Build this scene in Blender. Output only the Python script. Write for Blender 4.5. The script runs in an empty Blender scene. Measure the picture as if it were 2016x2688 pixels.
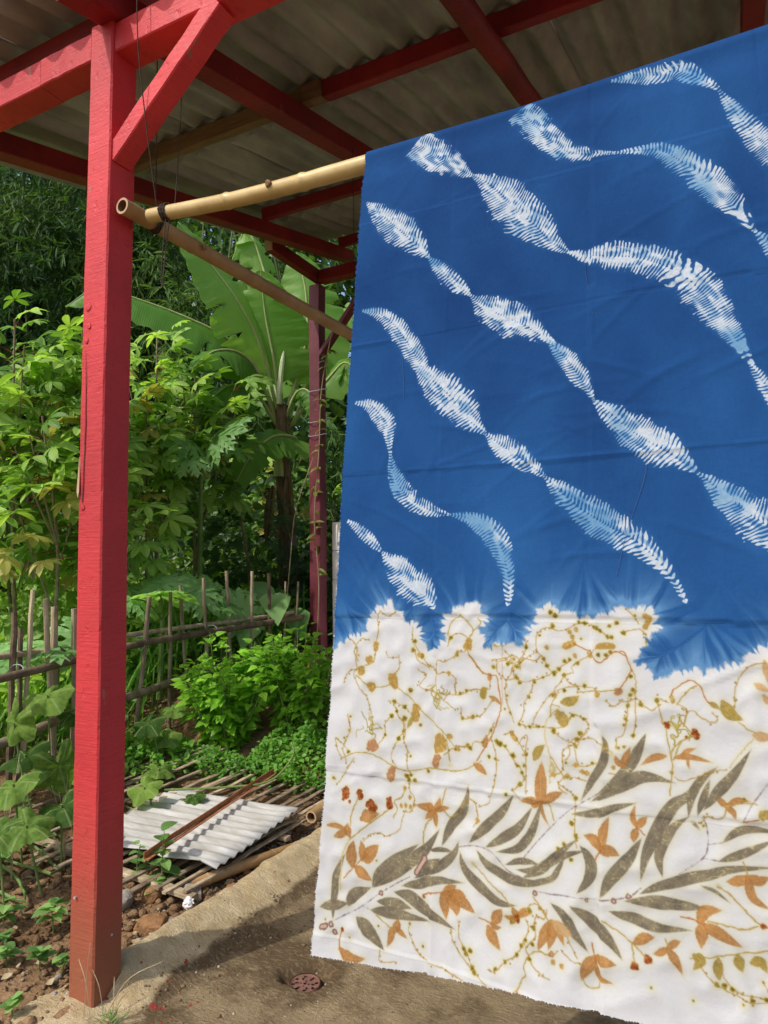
import bpy, bmesh, math, random
import numpy as np
from mathutils import Vector, Matrix, Quaternion

random.seed(11)
rng = np.random.default_rng(11)
S = bpy.context.scene
COL = S.collection
R_ = math.radians

# ------------------------------------------------------------------ camera
YAW, PITCH, ROLL = R_(27.28), R_(4.66), 0.01316
fw = Vector((-math.sin(YAW)*math.cos(PITCH), math.cos(YAW)*math.cos(PITCH), math.sin(PITCH)))
r0 = Vector((math.cos(YAW), math.sin(YAW), 0)); u0 = r0.cross(fw)
cR = r0*math.cos(ROLL) - u0*math.sin(ROLL); cU = u0*math.cos(ROLL) + r0*math.sin(ROLL)
cam_d = bpy.data.cameras.new('camera'); cam = bpy.data.objects.new('camera', cam_d); COL.objects.link(cam)
cam.matrix_world = Matrix(((cR.x, cU.x, -fw.x, 0), (cR.y, cU.y, -fw.y, 0), (cR.z, cU.z, -fw.z, 1.5), (0, 0, 0, 1)))
cam_d.sensor_fit = 'VERTICAL'; cam_d.sensor_height = 36.0; cam_d.lens = 36.0*1830/2688
cam_d.clip_start = 0.05; cam_d.clip_end = 600
S.camera = cam

# ------------------------------------------------------------------ light
SUN_EL = R_(51); SUN_DIR = Vector((0.43*math.cos(SUN_EL), 0.903*math.cos(SUN_EL), -math.sin(SUN_EL)))   # the way the light travels
world = bpy.data.worlds.new('World'); S.world = world; world.use_nodes = True
wn = world.node_tree.nodes; wl = world.node_tree.links
sky = wn.new('ShaderNodeTexSky'); sky.sky_type = 'NISHITA'; sky.sun_disc = False
sky.sun_elevation = SUN_EL; sky.sun_rotation = math.atan2(-SUN_DIR.x, -SUN_DIR.y)
sky.air_density = 1.0; sky.dust_density = 3.0; sky.ozone_density = 1.0
wl.new(sky.outputs[0], wn['Background'].inputs[0]); wn['Background'].inputs[1].default_value = 0.15
sun_d = bpy.data.lights.new('sun', 'SUN'); sun = bpy.data.objects.new('sun', sun_d); COL.objects.link(sun)
sun_d.energy = 2.05; sun_d.angle = R_(0.8); sun_d.color = (1.0, 0.965, 0.91)
sun.rotation_euler = SUN_DIR.to_track_quat('-Z', 'Y').to_euler(); sun.location = (-3, -6, 9)
S.view_settings.view_transform = 'Standard'; S.view_settings.look = 'None'
S.view_settings.exposure = 0.47; S.view_settings.gamma = 1.0; S.view_settings.use_curve_mapping = False
S.cycles.max_bounces = 10; S.cycles.diffuse_bounces = 5; S.cycles.transparent_max_bounces = 8
S.cycles.use_denoising = True

# ------------------------------------------------------------------ helpers
class MB:
    """collects pieces of one mesh"""
    def __init__(s): s.v = []; s.f = []; s.m = []; s.n = 0; s.uv = None
    def add(s, v, f, m=0):
        v = np.asarray(v, float).reshape(-1, 3)
        s.v.append(v); s.f += [tuple(int(i)+s.n for i in q) for q in f]; s.m += [m]*len(f); s.n += len(v)
    def box(s, lo, hi, m=0):
        x0, y0, z0 = lo; x1, y1, z1 = hi
        s.add([(x0,y0,z0),(x1,y0,z0),(x1,y1,z0),(x0,y1,z0),(x0,y0,z1),(x1,y0,z1),(x1,y1,z1),(x0,y1,z1)],
              [(0,3,2,1),(4,5,6,7),(0,1,5,4),(1,2,6,5),(2,3,7,6),(3,0,4,7)], m)
    def tube(s, path, rad, n=8, m=0, cap=True, jit=0.0):
        P = np.asarray(path, float); k = len(P); rad = np.broadcast_to(np.asarray(rad, float), (k,))
        T = np.gradient(P, axis=0); T /= np.linalg.norm(T, axis=1)[:, None]+1e-12
        a = np.array((0, 0, 1.)) if abs(T[0][2]) < .9 else np.array((1., 0, 0))
        V = []
        for i in range(k):
            a = a - T[i]*(a@T[i]); a /= np.linalg.norm(a)+1e-12; b = np.cross(T[i], a)
            for j in range(n):
                q = 2*math.pi*j/n; r = rad[i]*(1+jit*(random.random()-.5))
                V.append(P[i]+(a*math.cos(q)+b*math.sin(q))*r)
        F = [(i*n+j, i*n+(j+1) % n, (i+1)*n+(j+1) % n, (i+1)*n+j) for i in range(k-1) for j in range(n)]
        if cap: F += [tuple(range(n-1, -1, -1)), tuple(range((k-1)*n, k*n))]
        s.add(V, F, m)
    def beam(s, p0, p1, w, h, up=(0, 0, 1), ch=.005, seg=6, wob=.0015, m=0, taper=1.0):
        """squared timber with chamfered arrises, axis p0-p1, w sideways, h along up"""
        p0 = np.array(p0, float); p1 = np.array(p1, float); t = p1-p0; L = np.linalg.norm(t); t /= L
        up = np.array(up, float); up -= t*(t@up); up /= np.linalg.norm(up); sd = np.cross(t, up)
        pr = [(-w/2+ch, -h/2), (w/2-ch, -h/2), (w/2, -h/2+ch), (w/2, h/2-ch), (w/2-ch, h/2), (-w/2+ch, h/2), (-w/2, h/2-ch), (-w/2, -h/2+ch)]
        V = []
        for i in range(seg+1):
            q = i/seg; c = p0+(p1-p0)*q + sd*random.uniform(-wob, wob)+up*random.uniform(-wob, wob); k = 1+(taper-1)*q
            for a, b in pr: V.append(c+sd*a*k+up*b*k+sd*random.uniform(-wob, wob)*.6)
        F = [(i*8+j, i*8+(j+1) % 8, (i+1)*8+(j+1) % 8, (i+1)*8+j) for i in range(seg) for j in range(8)]
        F += [tuple(range(7, -1, -1)), tuple(range(seg*8, seg*8+8))]
        s.add(V, F, m)
    def mesh(s, name, mats, smooth=False, off=(0, 0, 0)):
        V = np.concatenate(s.v) if s.v else np.zeros((0, 3))
        V = V-np.asarray(off, float)
        me = bpy.data.meshes.new(name); me.from_pydata(V.tolist(), [], s.f)
        for m in mats: me.materials.append(m)
        if len(mats) > 1: me.polygons.foreach_set('material_index', np.array(s.m, dtype=np.int32))
        if smooth: me.polygons.foreach_set('use_smooth', np.ones(len(me.polygons), bool))
        me.update()
        return me

def fast_mesh(name, V, F, mats, smooth=False, mi=None):
    """V (n,3), F (k,4) quads or (k,3)"""
    V = np.asarray(V, np.float32); F = np.asarray(F, np.int32); k, c = F.shape
    me = bpy.data.meshes.new(name)
    me.vertices.add(len(V)); me.vertices.foreach_set('co', V.ravel())
    me.loops.add(k*c); me.loops.foreach_set('vertex_index', F.ravel())
    me.polygons.add(k); me.polygons.foreach_set('loop_start', np.arange(k, dtype=np.int32)*c)
    for m in mats: me.materials.append(m)
    if mi is not None: me.polygons.foreach_set('material_index', np.asarray(mi, np.int32))
    if smooth: me.polygons.foreach_set('use_smooth', np.ones(k, bool))
    me.update(calc_edges=True); me.validate()
    return me

def link(name, me, parent=None, loc=(0, 0, 0), kind=None):
    o = bpy.data.objects.new(name, me); COL.objects.link(o); o.location = loc
    if parent is not None: o.parent = parent
    if kind: o['kind'] = kind
    return o
def tag(o, label, cat, group=None):
    o['label'] = label; o['category'] = cat
    if group: o['group'] = group
    return o
def thing(name, label, cat, loc=(0, 0, 0), group=None):
    return tag(link(name, None, loc=loc), label, cat, group)
def part(name, mb, mats, parent, smooth=False, kind=None):
    """mb is in world metres; the part hangs on its (unrotated) thing"""
    base = np.zeros(3); p = parent
    while p is not None: base = base+np.array(p.location); p = p.parent
    return link(name, mb.mesh(name, mats, smooth, base), parent, kind=kind)
def solo(name, mb, mats, label, cat, loc, group=None, smooth=False):
    return tag(link(name, mb.mesh(name, mats, smooth, loc), loc=loc), label, cat, group)

def crom(pts, n):
    P = np.asarray(pts, float); k = len(P)
    if k == 2: return P[0]+(P[1]-P[0])*np.linspace(0, 1, n)[:, None]
    Q = np.vstack([2*P[0]-P[1], P, 2*P[-1]-P[-2]]); out = []
    for u in np.linspace(0, k-1, n):
        i = min(int(u), k-2); t = u-i; a, b, c, d = Q[i], Q[i+1], Q[i+2], Q[i+3]
        out.append(.5*((2*b)+(c-a)*t+(2*a-5*b+4*c-d)*t*t+(-a+3*b-3*c+d)*t**3))
    return np.array(out)

def sm(a, b, x):
    t = np.clip((np.asarray(x, float)-a)/(b-a), 0, 1); return t*t*(3-2*t)

_ng = np.random.default_rng(5).random((256, 256))
def vn(x, y, seed=0):
    """smooth value noise 0..1"""
    x = np.asarray(x, float)+seed*17.31; y = np.asarray(y, float)+seed*9.77
    xi = np.floor(x).astype(int); yi = np.floor(y).astype(int); fx = x-xi; fy = y-yi
    fx = fx*fx*(3-2*fx); fy = fy*fy*(3-2*fy)
    g = lambda a, b: _ng[a % 256, b % 256]
    return (g(xi, yi)*(1-fx)+g(xi+1, yi)*fx)*(1-fy)+(g(xi, yi+1)*(1-fx)+g(xi+1, yi+1)*fx)*fy
def fbm(x, y, o=4, seed=0):
    a = 0; w = .5
    for i in range(o): a = a+w*vn(x*2**i, y*2**i, seed+i); w *= .5
    return a

# ------------------------------------------------------------------ materials
def mat(name, c1, c2=None, rough=.75, scale=8, bump=.3, bscale=None, stretch=(1, 1, 1), detail=6, dist=.01, spec=.3, obj_rand=0.0):
    """noise-mixed colours and a noise bump, in object space"""
    m = bpy.data.materials.new(name); m.use_nodes = True; n = m.node_tree.nodes; l = m.node_tree.links; b = n['Principled BSDF']
    b.inputs['Roughness'].default_value = rough; b.inputs['Specular IOR Level'].default_value = spec
    tc = n.new('ShaderNodeTexCoord'); mp = n.new('ShaderNodeMapping'); mp.inputs['Scale'].default_value = stretch
    l.new(tc.outputs['Object'], mp.inputs[0])
    ns = n.new('ShaderNodeTexNoise'); ns.inputs['Scale'].default_value = scale; ns.inputs['Detail'].default_value = detail; ns.inputs['Roughness'].default_value = .62
    l.new(mp.outputs[0], ns.inputs['Vector'])
    rp = n.new('ShaderNodeValToRGB'); rp.color_ramp.elements[0].position = .32; rp.color_ramp.elements[1].position = .68
    rp.color_ramp.elements[0].color = (*c1, 1); rp.color_ramp.elements[1].color = (*(c2 or c1), 1)
    l.new(ns.outputs['Fac'], rp.inputs[0]); out = rp.outputs[0]
    if obj_rand:
        oi = n.new('ShaderNodeObjectInfo'); hs = n.new('ShaderNodeHueSaturation'); mr = n.new('ShaderNodeMapRange')
        mr.inputs['To Min'].default_value = 1-obj_rand; mr.inputs['To Max'].default_value = 1+obj_rand
        l.new(oi.outputs['Random'], mr.inputs[0]); l.new(mr.outputs[0], hs.inputs['Value']); l.new(out, hs.inputs['Color']); out = hs.outputs[0]
    l.new(out, b.inputs['Base Color'])
    if bump:
        n2 = n.new('ShaderNodeTexNoise'); n2.inputs['Scale'].default_value = bscale or scale*4; n2.inputs['Detail'].default_value = 5
        l.new(mp.outputs[0], n2.inputs['Vector'])
        bp = n.new('ShaderNodeBump'); bp.inputs['Strength'].default_value = bump; bp.inputs['Distance'].default_value = dist
        l.new(n2.outputs['Fac'], bp.inputs['Height']); l.new(bp.outputs[0], b.inputs['Normal'])
    m['out'] = 1
    return m

def leaf_mat(name, c1, c2, tr=.35, rough=.45, scale=3, rand=.25, spec=.35, vein=None):
    """leaf: noise-mixed green, per-leaf variation, some light through it"""
    m = bpy.data.materials.new(name); m.use_nodes = True; n = m.node_tree.nodes; l = m.node_tree.links; b = n['Principled BSDF']
    b.inputs['Roughness'].default_value = rough; b.inputs['Specular IOR Level'].default_value = spec
    tc = n.new('ShaderNodeTexCoord'); ns = n.new('ShaderNodeTexNoise'); ns.inputs['Scale'].default_value = scale; ns.inputs['Detail'].default_value = 3
    l.new(tc.outputs['Object'], ns.inputs['Vector'])
    oi = n.new('ShaderNodeObjectInfo'); ad = n.new('ShaderNodeMath'); ad.operation = 'MULTIPLY_ADD'; ad.inputs[1].default_value = .5; ad.inputs[2].default_value = -.25
    l.new(oi.outputs['Random'], ad.inputs[0]); a2 = n.new('ShaderNodeMath'); a2.operation = 'ADD'; l.new(ns.outputs['Fac'], a2.inputs[0]); l.new(ad.outputs[0], a2.inputs[1])
    rp = n.new('ShaderNodeValToRGB'); rp.color_ramp.elements[0].position = .3; rp.color_ramp.elements[1].position = .72
    rp.color_ramp.elements[0].color = (*c1, 1); rp.color_ramp.elements[1].color = (*c2, 1); l.new(a2.outputs[0], rp.inputs[0])
    hs = n.new('ShaderNodeHueSaturation'); mr = n.new('ShaderNodeMapRange'); mr.inputs['To Min'].default_value = 1-rand; mr.inputs['To Max'].default_value = 1+rand
    l.new(oi.outputs['Random'], mr.inputs[0]); l.new(mr.outputs[0], hs.inputs['Value']); l.new(rp.outputs[0], hs.inputs['Color'])
    l.new(hs.outputs[0], b.inputs['Base Color'])
    t = n.new('ShaderNodeBsdfTranslucent'); g = n.new('ShaderNodeMixRGB'); g.blend_type = 'MULTIPLY'; g.inputs[0].default_value = 1; g.inputs[2].default_value = (1.5, 1.6, .6, 1)
    l.new(hs.outputs[0], g.inputs[1]); l.new(g.outputs[0], t.inputs[0])
    mx = n.new('ShaderNodeMixShader'); mx.inputs[0].default_value = tr; l.new(b.outputs[0], mx.inputs[1]); l.new(t.outputs[0], mx.inputs[2])
    l.new(mx.outputs[0], n['Material Output'].inputs['Surface'])
    if vein:
        uv = n.new('ShaderNodeUVMap'); wv = n.new('ShaderNodeTexWave'); wv.wave_type = 'BANDS'; wv.bands_direction = 'X'
        wv.inputs['Scale'].default_value = vein; wv.inputs['Distortion'].default_value = 1.0; l.new(uv.outputs[0], wv.inputs['Vector'])
        bp = n.new('ShaderNodeBump'); bp.inputs['Strength'].default_value = .14; bp.inputs['Distance'].default_value = .01
        l.new(wv.outputs['Fac'], bp.inputs['Height']); l.new(bp.outputs[0], b.inputs['Normal']); l.new(bp.outputs[0], t.inputs['Normal'])
    return m

def wood_paint(name, c, c_dark, dirt=None, wear=None):
    """rough-sawn painted timber: saw marks across, brush streaks along, optional earth splash up to a height"""
    m = mat(name, c_dark, c, rough=.55, scale=5, bump=.0, spec=.35)
    n = m.node_tree.nodes; l = m.node_tree.links; b = n['Principled BSDF']
    tc = n.new('ShaderNodeTexCoord')
    def nz(sc, st, det=4):
        mp = n.new('ShaderNodeMapping'); mp.inputs['Scale'].default_value = st; l.new(tc.outputs['Object'], mp.inputs[0])
        q = n.new('ShaderNodeTexNoise'); q.inputs['Scale'].default_value = sc; q.inputs['Detail'].default_value = det; l.new(mp.outputs[0], q.inputs['Vector']); return q.outputs['Fac']
    br = nz(2.2, (1, 1, .35), 7); bm_ = n.new('ShaderNodeMapRange'); bm_.inputs[1].default_value = .35; bm_.inputs[2].default_value = .7; bm_.inputs[3].default_value = .72; bm_.inputs[4].default_value = 1.12; l.new(br, bm_.inputs[0])
    gr = nz(16, (1, 1, 22), 3); gm = n.new('ShaderNodeMapRange'); gm.inputs[1].default_value = .55; gm.inputs[2].default_value = .75; gm.inputs[3].default_value = 1; gm.inputs[4].default_value = .72; l.new(gr, gm.inputs[0])
    vm = n.new('ShaderNodeMath'); vm.operation = 'MULTIPLY'; l.new(bm_.outputs[0], vm.inputs[0]); l.new(gm.outputs[0], vm.inputs[1])
    saw = nz(10, (1, 1, 14)); fine = nz(60, (1, 1, 1)); pit = nz(14, (2, 2, 1.2))
    a = n.new('ShaderNodeMath'); a.operation = 'ADD'; l.new(saw, a.inputs[0]); l.new(fine, a.inputs[1])
    pr = n.new('ShaderNodeMapRange'); pr.inputs[1].default_value = .62; pr.inputs[2].default_value = .75; pr.inputs[3].default_value = 0; pr.inputs[4].default_value = -1.5; l.new(pit, pr.inputs[0])
    a2 = n.new('ShaderNodeMath'); a2.operation = 'ADD'; l.new(a.outputs[0], a2.inputs[0]); l.new(pr.outputs[0], a2.inputs[1])
    bp = n.new('ShaderNodeBump'); bp.inputs['Strength'].default_value = .42; bp.inputs['Distance'].default_value = .004
    l.new(a2.outputs[0], bp.inputs['Height']); l.new(bp.outputs[0], b.inputs['Normal'])
    src = b.inputs['Base Color'].links[0].from_socket
    hv = n.new('ShaderNodeHueSaturation'); l.new(vm.outputs[0], hv.inputs['Value']); l.new(src, hv.inputs['Color']); src = hv.outputs[0]
    if dirt:
        sp = n.new('ShaderNodeSeparateXYZ'); l.new(tc.outputs['Object'], sp.inputs[0])
        ad = n.new('ShaderNodeMath'); ad.operation = 'MULTIPLY_ADD'; ad.inputs[1].default_value = .35; l.new(nz(4, (1, 1, .5)), ad.inputs[0]); l.new(sp.outputs[2], ad.inputs[2])
        mr = n.new('ShaderNodeMapRange'); mr.interpolation_type = 'SMOOTHSTEP'; mr.inputs[1].default_value = .22; mr.inputs[2].default_value = .95; mr.inputs[3].default_value = .92; mr.inputs[4].default_value = 0
        l.new(ad.outputs[0], mr.inputs[0])
        mx = n.new('ShaderNodeMixRGB'); l.new(mr.outputs[0], mx.inputs[0]); l.new(src, mx.inputs[1]); mx.inputs[2].default_value = (*dirt, 1); src = mx.outputs[0]
    if wear:
        wr = n.new('ShaderNodeMapRange'); wr.inputs[1].default_value = .70; wr.inputs[2].default_value = .72; l.new(nz(9, (1.5, 1.5, .6), 8), wr.inputs[0])
        mx = n.new('ShaderNodeMixRGB'); l.new(wr.outputs[0], mx.inputs[0]); l.new(src, mx.inputs[1]); mx.inputs[2].default_value = (*wear, 1); src = mx.outputs[0]
    l.new(src, b.inputs['Base Color'])
    return m

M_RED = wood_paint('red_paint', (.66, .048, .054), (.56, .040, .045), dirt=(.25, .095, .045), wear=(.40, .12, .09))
M_RED_SHADED = wood_paint('red_paint_shaded', (.30, .019, .022), (.21, .013, .016), wear=(.24, .05, .04))  # same red paint, with the shade under the roof put into its colour
M_PURP = wood_paint('old_maroon_paint', (.22, .045, .065), (.14, .02, .03), wear=(.12, .03, .03))
M_BARE = mat('bare_timber', (.16, .095, .045), (.26, .165, .085), scale=6, stretch=(1, 8, 8), bump=.3)
M_PINE = mat('pale_cut_wood', (.42, .27, .16), (.52, .36, .22), scale=14, bump=.2)
M_ROOF = mat('fibre_cement', (.222, .225, .205), (.44, .442, .408), rough=.95, scale=3.2, stretch=(1.6, .5, 1), bump=.35, bscale=40, dist=.004)
M_WHITEROOF = mat('pale_sheet', (.62, .60, .54), (.74, .72, .66), rough=.6, bump=.05)
M_BAMB = mat('yellow_bamboo', (.42, .29, .10), (.60, .45, .19), rough=.42, scale=7, stretch=(1, 1, 1), bump=.12, bscale=50, dist=.003, spec=.45)
M_BAMB2 = mat('brown_bamboo', (.30, .17, .07), (.46, .29, .13), rough=.5, scale=6, bump=.15, bscale=50, dist=.003)
M_BAMBIN = mat('bamboo_inside', (.16, .085, .035), (.26, .15, .07), rough=.9, scale=30, bump=.3)
M_NODE = mat('bamboo_node', (.20, .12, .05), (.33, .22, .11), scale=40, bump=.5)
M_GREYB = mat('weathered_bamboo', (.20, .145, .085), (.46, .36, .24), rough=.8, scale=9, stretch=(2, 2, .6), bump=.4, obj_rand=.35)
M_DARKB = mat('rotting_bamboo', (.075, .052, .033), (.26, .185, .115), rough=.85, scale=10, bump=.5, obj_rand=.3)
M_PALEB = mat('fresh_split_bamboo', (.50, .40, .23), (.60, .50, .31), rough=.6, scale=12, bump=.2)
M_CORD = mat('dark_cord', (.03, .022, .017), (.07, .05, .035), rough=.9, scale=90, bump=.8, bscale=300, dist=.002)
M_WIRE = mat('pale_wire', (.35, .37, .40), (.45, .46, .48), rough=.5, bump=0)
M_SOIL = mat('brown_soil', (.145, .085, .043), (.30, .19, .105), rough=1, scale=4, detail=12, bump=.9, bscale=32, dist=.03, spec=.05)
M_STONE = mat('grey_stone', (.20, .17, .13), (.42, .38, .32), rough=.95, scale=9, bump=.7, bscale=40, dist=.012, spec=.1)
M_BRICK = mat('broken_brick', (.20, .10, .045), (.34, .19, .09), rough=1, scale=8, bump=.8, bscale=45, dist=.012, spec=.1)
M_RUST = mat('rusty_iron', (.26, .09, .035), (.46, .20, .085), rough=.85, scale=18, bump=.4)
M_TERRA = mat('terracotta', (.12, .055, .04), (.25, .13, .095), rough=.9, scale=30, bump=.5, bscale=120, dist=.004)
M_PAPER = mat('white_paper', (.74, .74, .74), (.80, .80, .80), rough=.8, bump=.2)
M_WALL = mat('white_panel', (.80, .78, .74), (.86, .85, .80), rough=.8, scale=3, bump=.15)
M_MORTAR = mat('mortar', (.30, .24, .16), (.46, .39, .28), rough=1, scale=14, bump=.8, bscale=70, dist=.01)

# ------------------------------------------------------------------ the ground
def concrete_mat():
    m = mat('concrete', (.25, .182, .10), (.39, .295, .17), rough=.95, scale=2.3, detail=10, bump=0, spec=.15)
    n = m.node_tree.nodes; l = m.node_tree.links; b = n['Principled BSDF']; src = b.inputs['Base Color'].links[0].from_socket
    tc = n.new('ShaderNodeTexCoord')
    def nz(sc, st, rot=0, det=6, r=.6):
        mp = n.new('ShaderNodeMapping'); mp.inputs['Scale'].default_value = st; mp.inputs['Rotation'].default_value = (0, 0, rot); l.new(tc.outputs['Object'], mp.inputs[0])
        q = n.new('ShaderNodeTexNoise'); q.inputs['Scale'].default_value = sc; q.inputs['Detail'].default_value = det; q.inputs['Roughness'].default_value = r
        q.inputs['Distortion'].default_value = .15; l.new(mp.outputs[0], q.inputs['Vector']); return q.outputs['Fac']
    # stains: dark blotches of trodden earth, finer pale wear of the brushed surface
    st = n.new('ShaderNodeMapRange'); st.inputs[1].default_value = .45; st.inputs[2].default_value = .57
    px_ = n.new('ShaderNodeSeparateXYZ'); l.new(tc.outputs['Object'], px_.inputs[0]); nk = n.new('ShaderNodeMapRange'); nk.inputs[1].default_value = -1.45; nk.inputs[2].default_value = -1.95; nk.inputs[3].default_value = 0; nk.inputs[4].default_value = .10; l.new(px_.outputs[0], nk.inputs[0])
    sa = n.new('ShaderNodeMath'); sa.operation = 'ADD'; l.new(nz(2.1, (1, 1, 1), 0, 11, .7), sa.inputs[0]); dd_ = n.new('ShaderNodeVectorMath'); dd_.operation = 'DISTANCE'; dd_.inputs[1].default_value = (-1.53, 2.275, -.02); l.new(tc.outputs['Object'], dd_.inputs[0])
    dm = n.new('ShaderNodeMapRange'); dm.inputs[1].default_value = .08; dm.inputs[2].default_value = .20; dm.inputs[3].default_value = .14; dm.inputs[4].default_value = 0; l.new(dd_.outputs['Value'], dm.inputs[0])
    sb_ = n.new('ShaderNodeMath'); sb_.operation = 'ADD'; l.new(nk.outputs[0], sb_.inputs[0]); l.new(dm.outputs[0], sb_.inputs[1]); l.new(sb_.outputs[0], sa.inputs[1]); l.new(sa.outputs[0], st.inputs[0])
    mx = n.new('ShaderNodeMixRGB'); mx.inputs[2].default_value = (.12, .078, .040, 1); l.new(src, mx.inputs[1])
    q = n.new('ShaderNodeMath'); q.operation = 'MULTIPLY'; q.inputs[1].default_value = .88; l.new(st.outputs[0], q.inputs[0]); l.new(q.outputs[0], mx.inputs[0])
    br = nz(42, (.75, 1.9, 1), .75, 6, .65); wp = n.new('ShaderNodeMapRange'); wp.inputs[1].default_value = .5; wp.inputs[2].default_value = .7; l.new(br, wp.inputs[0])
    m2 = n.new('ShaderNodeMixRGB'); m2.inputs[2].default_value = (.52, .41, .24, 1); l.new(mx.outputs[0], m2.inputs[1])
    q2 = n.new('ShaderNodeMath'); q2.operation = 'MULTIPLY'; q2.inputs[1].default_value = .42; l.new(wp.outputs[0], q2.inputs[0]); l.new(q2.outputs[0], m2.inputs[0])
    sp = n.new('ShaderNodeMapRange'); sp.inputs[1].default_value = .66; sp.inputs[2].default_value = .72; l.new(nz(55, (1, 1, 1), 0, 3), sp.inputs[0])
    m3 = n.new('ShaderNodeMixRGB'); m3.inputs[2].default_value = (.09, .06, .035, 1); l.new(m2.outputs[0], m3.inputs[1]); l.new(sp.outputs[0], m3.inputs[0])
    # splashes of red paint round the foot of the post
    ln = n.new('ShaderNodeVectorMath'); ln.operation = 'DISTANCE'; ln.inputs[1].default_value = (-2.02, 1.84, .05); l.new(tc.outputs['Object'], ln.inputs[0])
    pa = n.new('ShaderNodeMapRange'); pa.inputs[1].default_value = .12; pa.inputs[2].default_value = .40; pa.inputs[3].default_value = .11; pa.inputs[4].default_value = 0; l.new(ln.outputs['Value'], pa.inputs[0])
    ps = n.new('ShaderNodeMath'); ps.operation = 'ADD'; l.new(nz(15, (1, 1, 1), 0, 2), ps.inputs[0]); l.new(pa.outputs[0], ps.inputs[1])
    pt = n.new('ShaderNodeMapRange'); pt.inputs[1].default_value = .755; pt.inputs[2].default_value = .77; l.new(ps.outputs[0], pt.inputs[0])
    m4 = n.new('ShaderNodeMixRGB'); m4.inputs[2].default_value = (.36, .06, .05, 1); l.new(m3.outputs[0], m4.inputs[1]); l.new(pt.outputs[0], m4.inputs[0])
    # clean pale cement where the kerb stands clear of the trodden earth
    sx = n.new('ShaderNodeSeparateXYZ'); l.new(tc.outputs['Object'], sx.inputs[0]); kz = n.new('ShaderNodeMapRange'); kz.inputs[1].default_value = .030; kz.inputs[2].default_value = .042; kz.inputs[4].default_value = .9
    ka = n.new('ShaderNodeMath'); ka.operation = 'MULTIPLY_ADD'; ka.inputs[1].default_value = .050; l.new(nz(9, (1, 1, 1), 0, 9, .7), ka.inputs[0]); kb_ = n.new('ShaderNodeMath'); kb_.operation = 'SUBTRACT'; kb_.inputs[1].default_value = .018; l.new(sx.outputs[2], kb_.inputs[0]); l.new(kb_.outputs[0], ka.inputs[2]); l2 = n.new('ShaderNodeVectorMath'); l2.operation = 'DISTANCE'; l2.inputs[1].default_value = (-2.14, 1.66, .0); l.new(tc.outputs['Object'], l2.inputs[0])
    lp = n.new('ShaderNodeMapRange'); lp.inputs[1].default_value = .18; lp.inputs[2].default_value = .42; lp.inputs[3].default_value = .05; lp.inputs[4].default_value = 0; l.new(l2.outputs['Value'], lp.inputs[0])
    kq = n.new('ShaderNodeMath'); kq.operation = 'ADD'; l.new(ka.outputs[0], kq.inputs[0]); l.new(lp.outputs[0], kq.inputs[1]); l.new(kq.outputs[0], kz.inputs[0])
    kc = n.new('ShaderNodeValToRGB'); kc.color_ramp.elements[0].position = .35; kc.color_ramp.elements[1].position = .7; kc.color_ramp.elements[0].color = (.50, .37, .195, 1); kc.color_ramp.elements[1].color = (.74, .60, .37, 1); l.new(nz(13, (1, 1, 1), 0, 8, .7), kc.inputs[0])
    m5 = n.new('ShaderNodeMixRGB'); l.new(kz.outputs[0], m5.inputs[0]); l.new(m3.outputs[0], m5.inputs[1]); l.new(kc.outputs[0], m5.inputs[2]); l.new(m5.outputs[0], m4.inputs[1])
    l.new(m4.outputs[0], b.inputs['Base Color'])
    h = n.new('ShaderNodeMath'); h.operation = 'ADD'; l.new(br, h.inputs[0]); l.new(nz(95, (1, 1, 1), 0, 6, .75), h.inputs[1])
    bp = n.new('ShaderNodeBump'); bp.inputs['Strength'].default_value = 1.0; bp.inputs['Distance'].default_value = .011; l.new(h.outputs[0], bp.inputs['Height']); l.new(bp.outputs[0], b.inputs['Normal'])
    return m
M_CONC = concrete_mat()

def terrain(x, y):
    x = np.asarray(x, float); y = np.asarray(y, float)
    s = np.clip((-2.2-x)/1.7, 0, 1)
    z = .01+.26*s**1.3*(.45+.55*sm(1.4, 3.0, y))
    z = z+.20*sm(3.9, 5.0, -x)*sm(.5, 3, y)+np.clip(-x-5, 0, 25)*.035
    z = z+.38*sm(3.75, 4.75, y)*sm(2.05, 2.5, -x)*sm(6.5, 3.9, -x)
    z = z+np.clip(y-9, 0, 40)*.05*sm(1, 4, -x)
    z = np.where((x > -2.13) & (y > 1.5), z-.10*sm(-2.13, -2.05, x), z)
    z = z-.03*sm(1.6, 1.2, y)
    near = (np.hypot(x+2.6, y-3) < 5)
    z = z+np.where(near, .05*(fbm(x*3.1, y*3.1, 3, 2)-.45)+.035*(fbm(x*11, y*11, 3, 7)-.45), .1*(fbm(x*.7, y*.7, 3, 3)-.45))
    return z
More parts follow.
